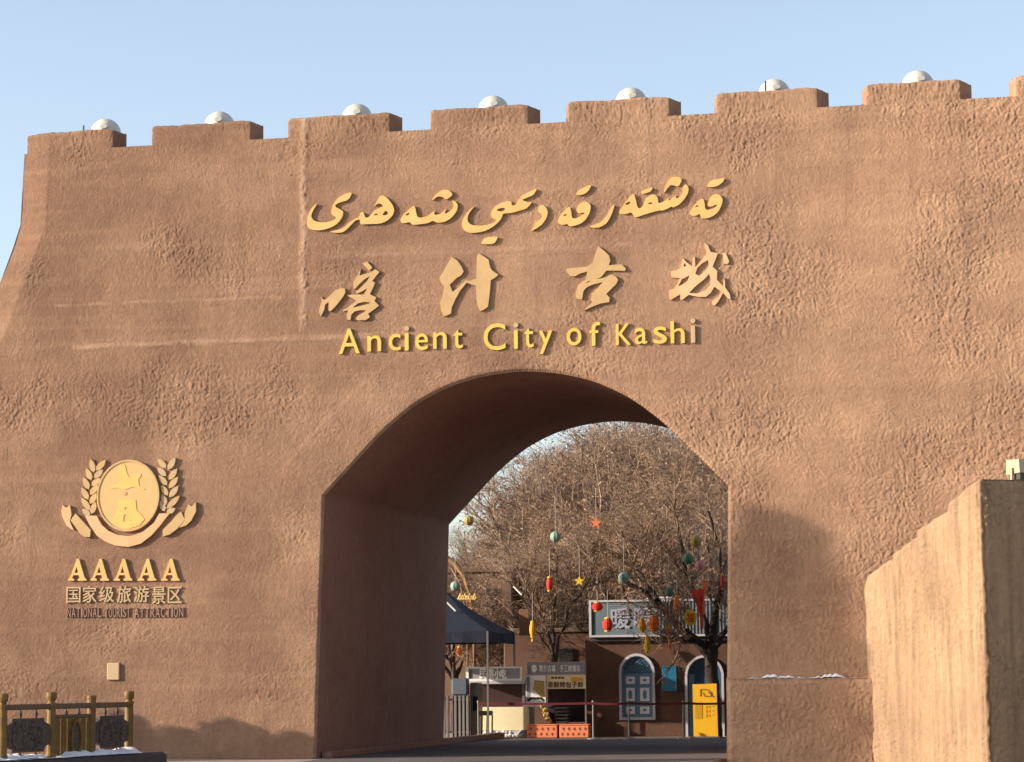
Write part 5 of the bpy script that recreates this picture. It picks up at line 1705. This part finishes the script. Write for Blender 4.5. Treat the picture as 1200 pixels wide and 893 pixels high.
def lantern(px, py0, py1, w, m, label, Y=HY, tail=0.0, m2='yellow_paper'):
    """ribbed paper lantern from py0 (top) to py1 (bottom), w = half width in px"""
    x, z1 = at(px, py0, Y); _, z0 = at(px, py1, Y)
    t = thing('paper_lantern', label, 'lantern', (x, Y, z0), 'paper lanterns hung in front of the shop')
    h_ = z1-z0; W_ = w*0.0208
    prof = []
    for i in range(15):
        u_ = i/14
        prof.append((max(W_*(math.sin(math.pi*(0.12+0.76*u_)))**0.6*(1.0 if i % 2 else 0.9), 0.01), 0.12*h_+u_*0.76*h_))
    MB().lathe((x, Y, z0), prof, 12).build('body', M[m], t)
    MB().lathe((x, Y, z0), [(W_*0.55, 0.04*h_), (W_*0.62, 0.12*h_), (W_*0.4, 0.13*h_)], 12).build('rim', M[m2], t)
    MB().lathe((x, Y, z0), [(W_*0.62, 0.88*h_), (W_*0.55, 0.96*h_), (0.01, h_)], 12).build('cap', M[m2], t)
    cord(t, px, py0, Y, 0.28)
    if tail:
        MB().lathe((x, Y, z0-tail), [(0.035, 0), (0.03, tail*0.8), (0.012, tail)], 8).build('tassel', M[m], t)
lantern(644, 675, 694, 4.2, 'red', 'slim red lantern left of the yellow star')
lantern(624, 727, 748, 4.0, 'amber', 'amber lantern hanging beside the brown panel', tail=0.08)
lantern(712, 723, 741, 6.5, 'red', 'round red lantern in front of the left part of the roof sign')
lantern(752.5, 724, 742, 5.0, 'amber', 'amber lantern in front of the middle of the roof sign, left of the orange one')
lantern(766, 720, 742, 7.0, 'orange', 'broad orange lantern in front of the middle of the roof sign')
lantern(793, 697, 720, 4.2, 'coral', 'slim coral lantern at the top of the roof sign')
lantern(758.5, 746, 766, 3.8, 'yellow_paper', 'slim yellow lantern hanging below the roof sign', m2='amber')
lantern(784.5, 731, 748, 4.0, 'orange', 'orange lantern with a long tail below the roof sign', tail=0.30)
lantern(846.5, 672, 692, 2.6, 'red', 'thin red lantern at the right edge of the passage view')
lantern(538, 757, 769, 3.6, 'orange', 'small orange lantern glimpsed under the navy tent', Y=17.0)
lantern(700, 705, 717, 7.0, 'red', 'flat red lantern at the upper left corner of the roof sign', Y=HY+0.2)
# round yellow fortune disc
x, z = at(809, 724, HY)
t = thing('fortune_disc', 'round yellow paper disc with red character beside the red heart', 'ornament', (x, HY, z))
ring = [(x+0.155*math.cos(k*math.pi/10), z+0.20*math.sin(k*math.pi/10)) for k in range(20)]
dd_ = MB().plate(ring, HY-0.02, HY+0.02).build('disc', M['yellow_paper'], t)
b = MB(); add_glyph(b, '福', x-0.09, x+0.09, z-0.11, z+0.11, HY-0.028, HY-0.0205, 0.004); b.build('letter', M['red'], dd_)
cord(t, 809, 714, HY, 0.4)
# heart with streamers
x, z = at(818, 696, HY)
t = thing('heart_ornament', 'red paper heart with long red streamers, right above the roof sign', 'ornament', (x, HY, z))
hp = []
for k in range(28):
    a_ = 2*math.pi*k/28
    hp.append((x+0.0105*16*math.sin(a_)**3, z+0.0105*(13*math.cos(a_)-5*math.cos(2*a_)-2*math.cos(3*a_)-math.cos(4*a_))))
MB().plate(hp[::-1], HY-0.04, HY+0.04).build('heart', M['red'], t)
for dx_, l_, m_ in ((3.5, 738, 'red'), (6.0, 720, 'coral'), (0.5, 718, 'red')):
    xx, _ = at(818+dx_, 700, HY); _, zb_ = at(818, l_, HY)
    MB().box(xx-0.035, xx+0.035, HY-0.012+dx_*0.003, HY+dx_*0.003, zb_, z-0.05).build('streamer', M[m_], t)
x2, z2 = at(825, 686, HY)
MB().plate([(x2-.05, z2-.14), (x2+.05, z2-.14), (x2+.06, z2+.12), (x2-.04, z2+.10)], HY-0.02, HY+0.02).build('tag', M['coral'], t)
cord(t, 818, 688, HY, 0.45)
# brown hanging panel, white tubes
x0_, z1_ = at(608.5, 714, 15.6); x1_, z0_ = at(620, 745.5, 15.6)
t = thing('hanging_panel', 'brown hanging panel left of the amber lantern', 'panel', ((x0_+x1_)/2, 15.6, z0_))
MB().box(x0_, x1_, 15.6, 15.66, z0_+0.03, z1_, 0.008).build('board', M['lamp_brown'], t)
MB().box(x0_-.01, x1_+.01, 15.59, 15.67, z0_, z0_+0.027).build('edge', M['straw'], t)
for q, (pa, pb_, lab) in enumerate((((601.5, 687), (611.5, 697), 'short white light tube slanting among the twigs left of the slim red lantern'), ((522.5, 704.5), (534, 716), 'short white light tube lying along the navy tent roof'))):
    b = MB().tube([at3(*pa, 15.8 if q == 0 else 14.2), at3(*pb_, 15.8 if q == 0 else 14.2)], 0.022, 8)
    tag(b.build('light_tube', M['white_tube']), lab, 'light tube')

# ================================================================== put each single-mesh thing's origin at its base
for o in list(C.objects):
    if o.type == 'MESH' and o.parent is None and not o.children and o.get('kind') is None and o.data.users == 1:
        n = len(o.data.vertices)
        co = np.empty(n*3, np.float32)
        o.data.vertices.foreach_get('co', co)
        co = co.reshape(-1, 3)
        c_ = np.array([(co[:, 0].min()+co[:, 0].max())/2, (co[:, 1].min()+co[:, 1].max())/2, co[:, 2].min()], np.float32)
        o.data.vertices.foreach_set('co', (co-c_).ravel())
        o.data.update()
        o.location = Vector(c_.tolist())
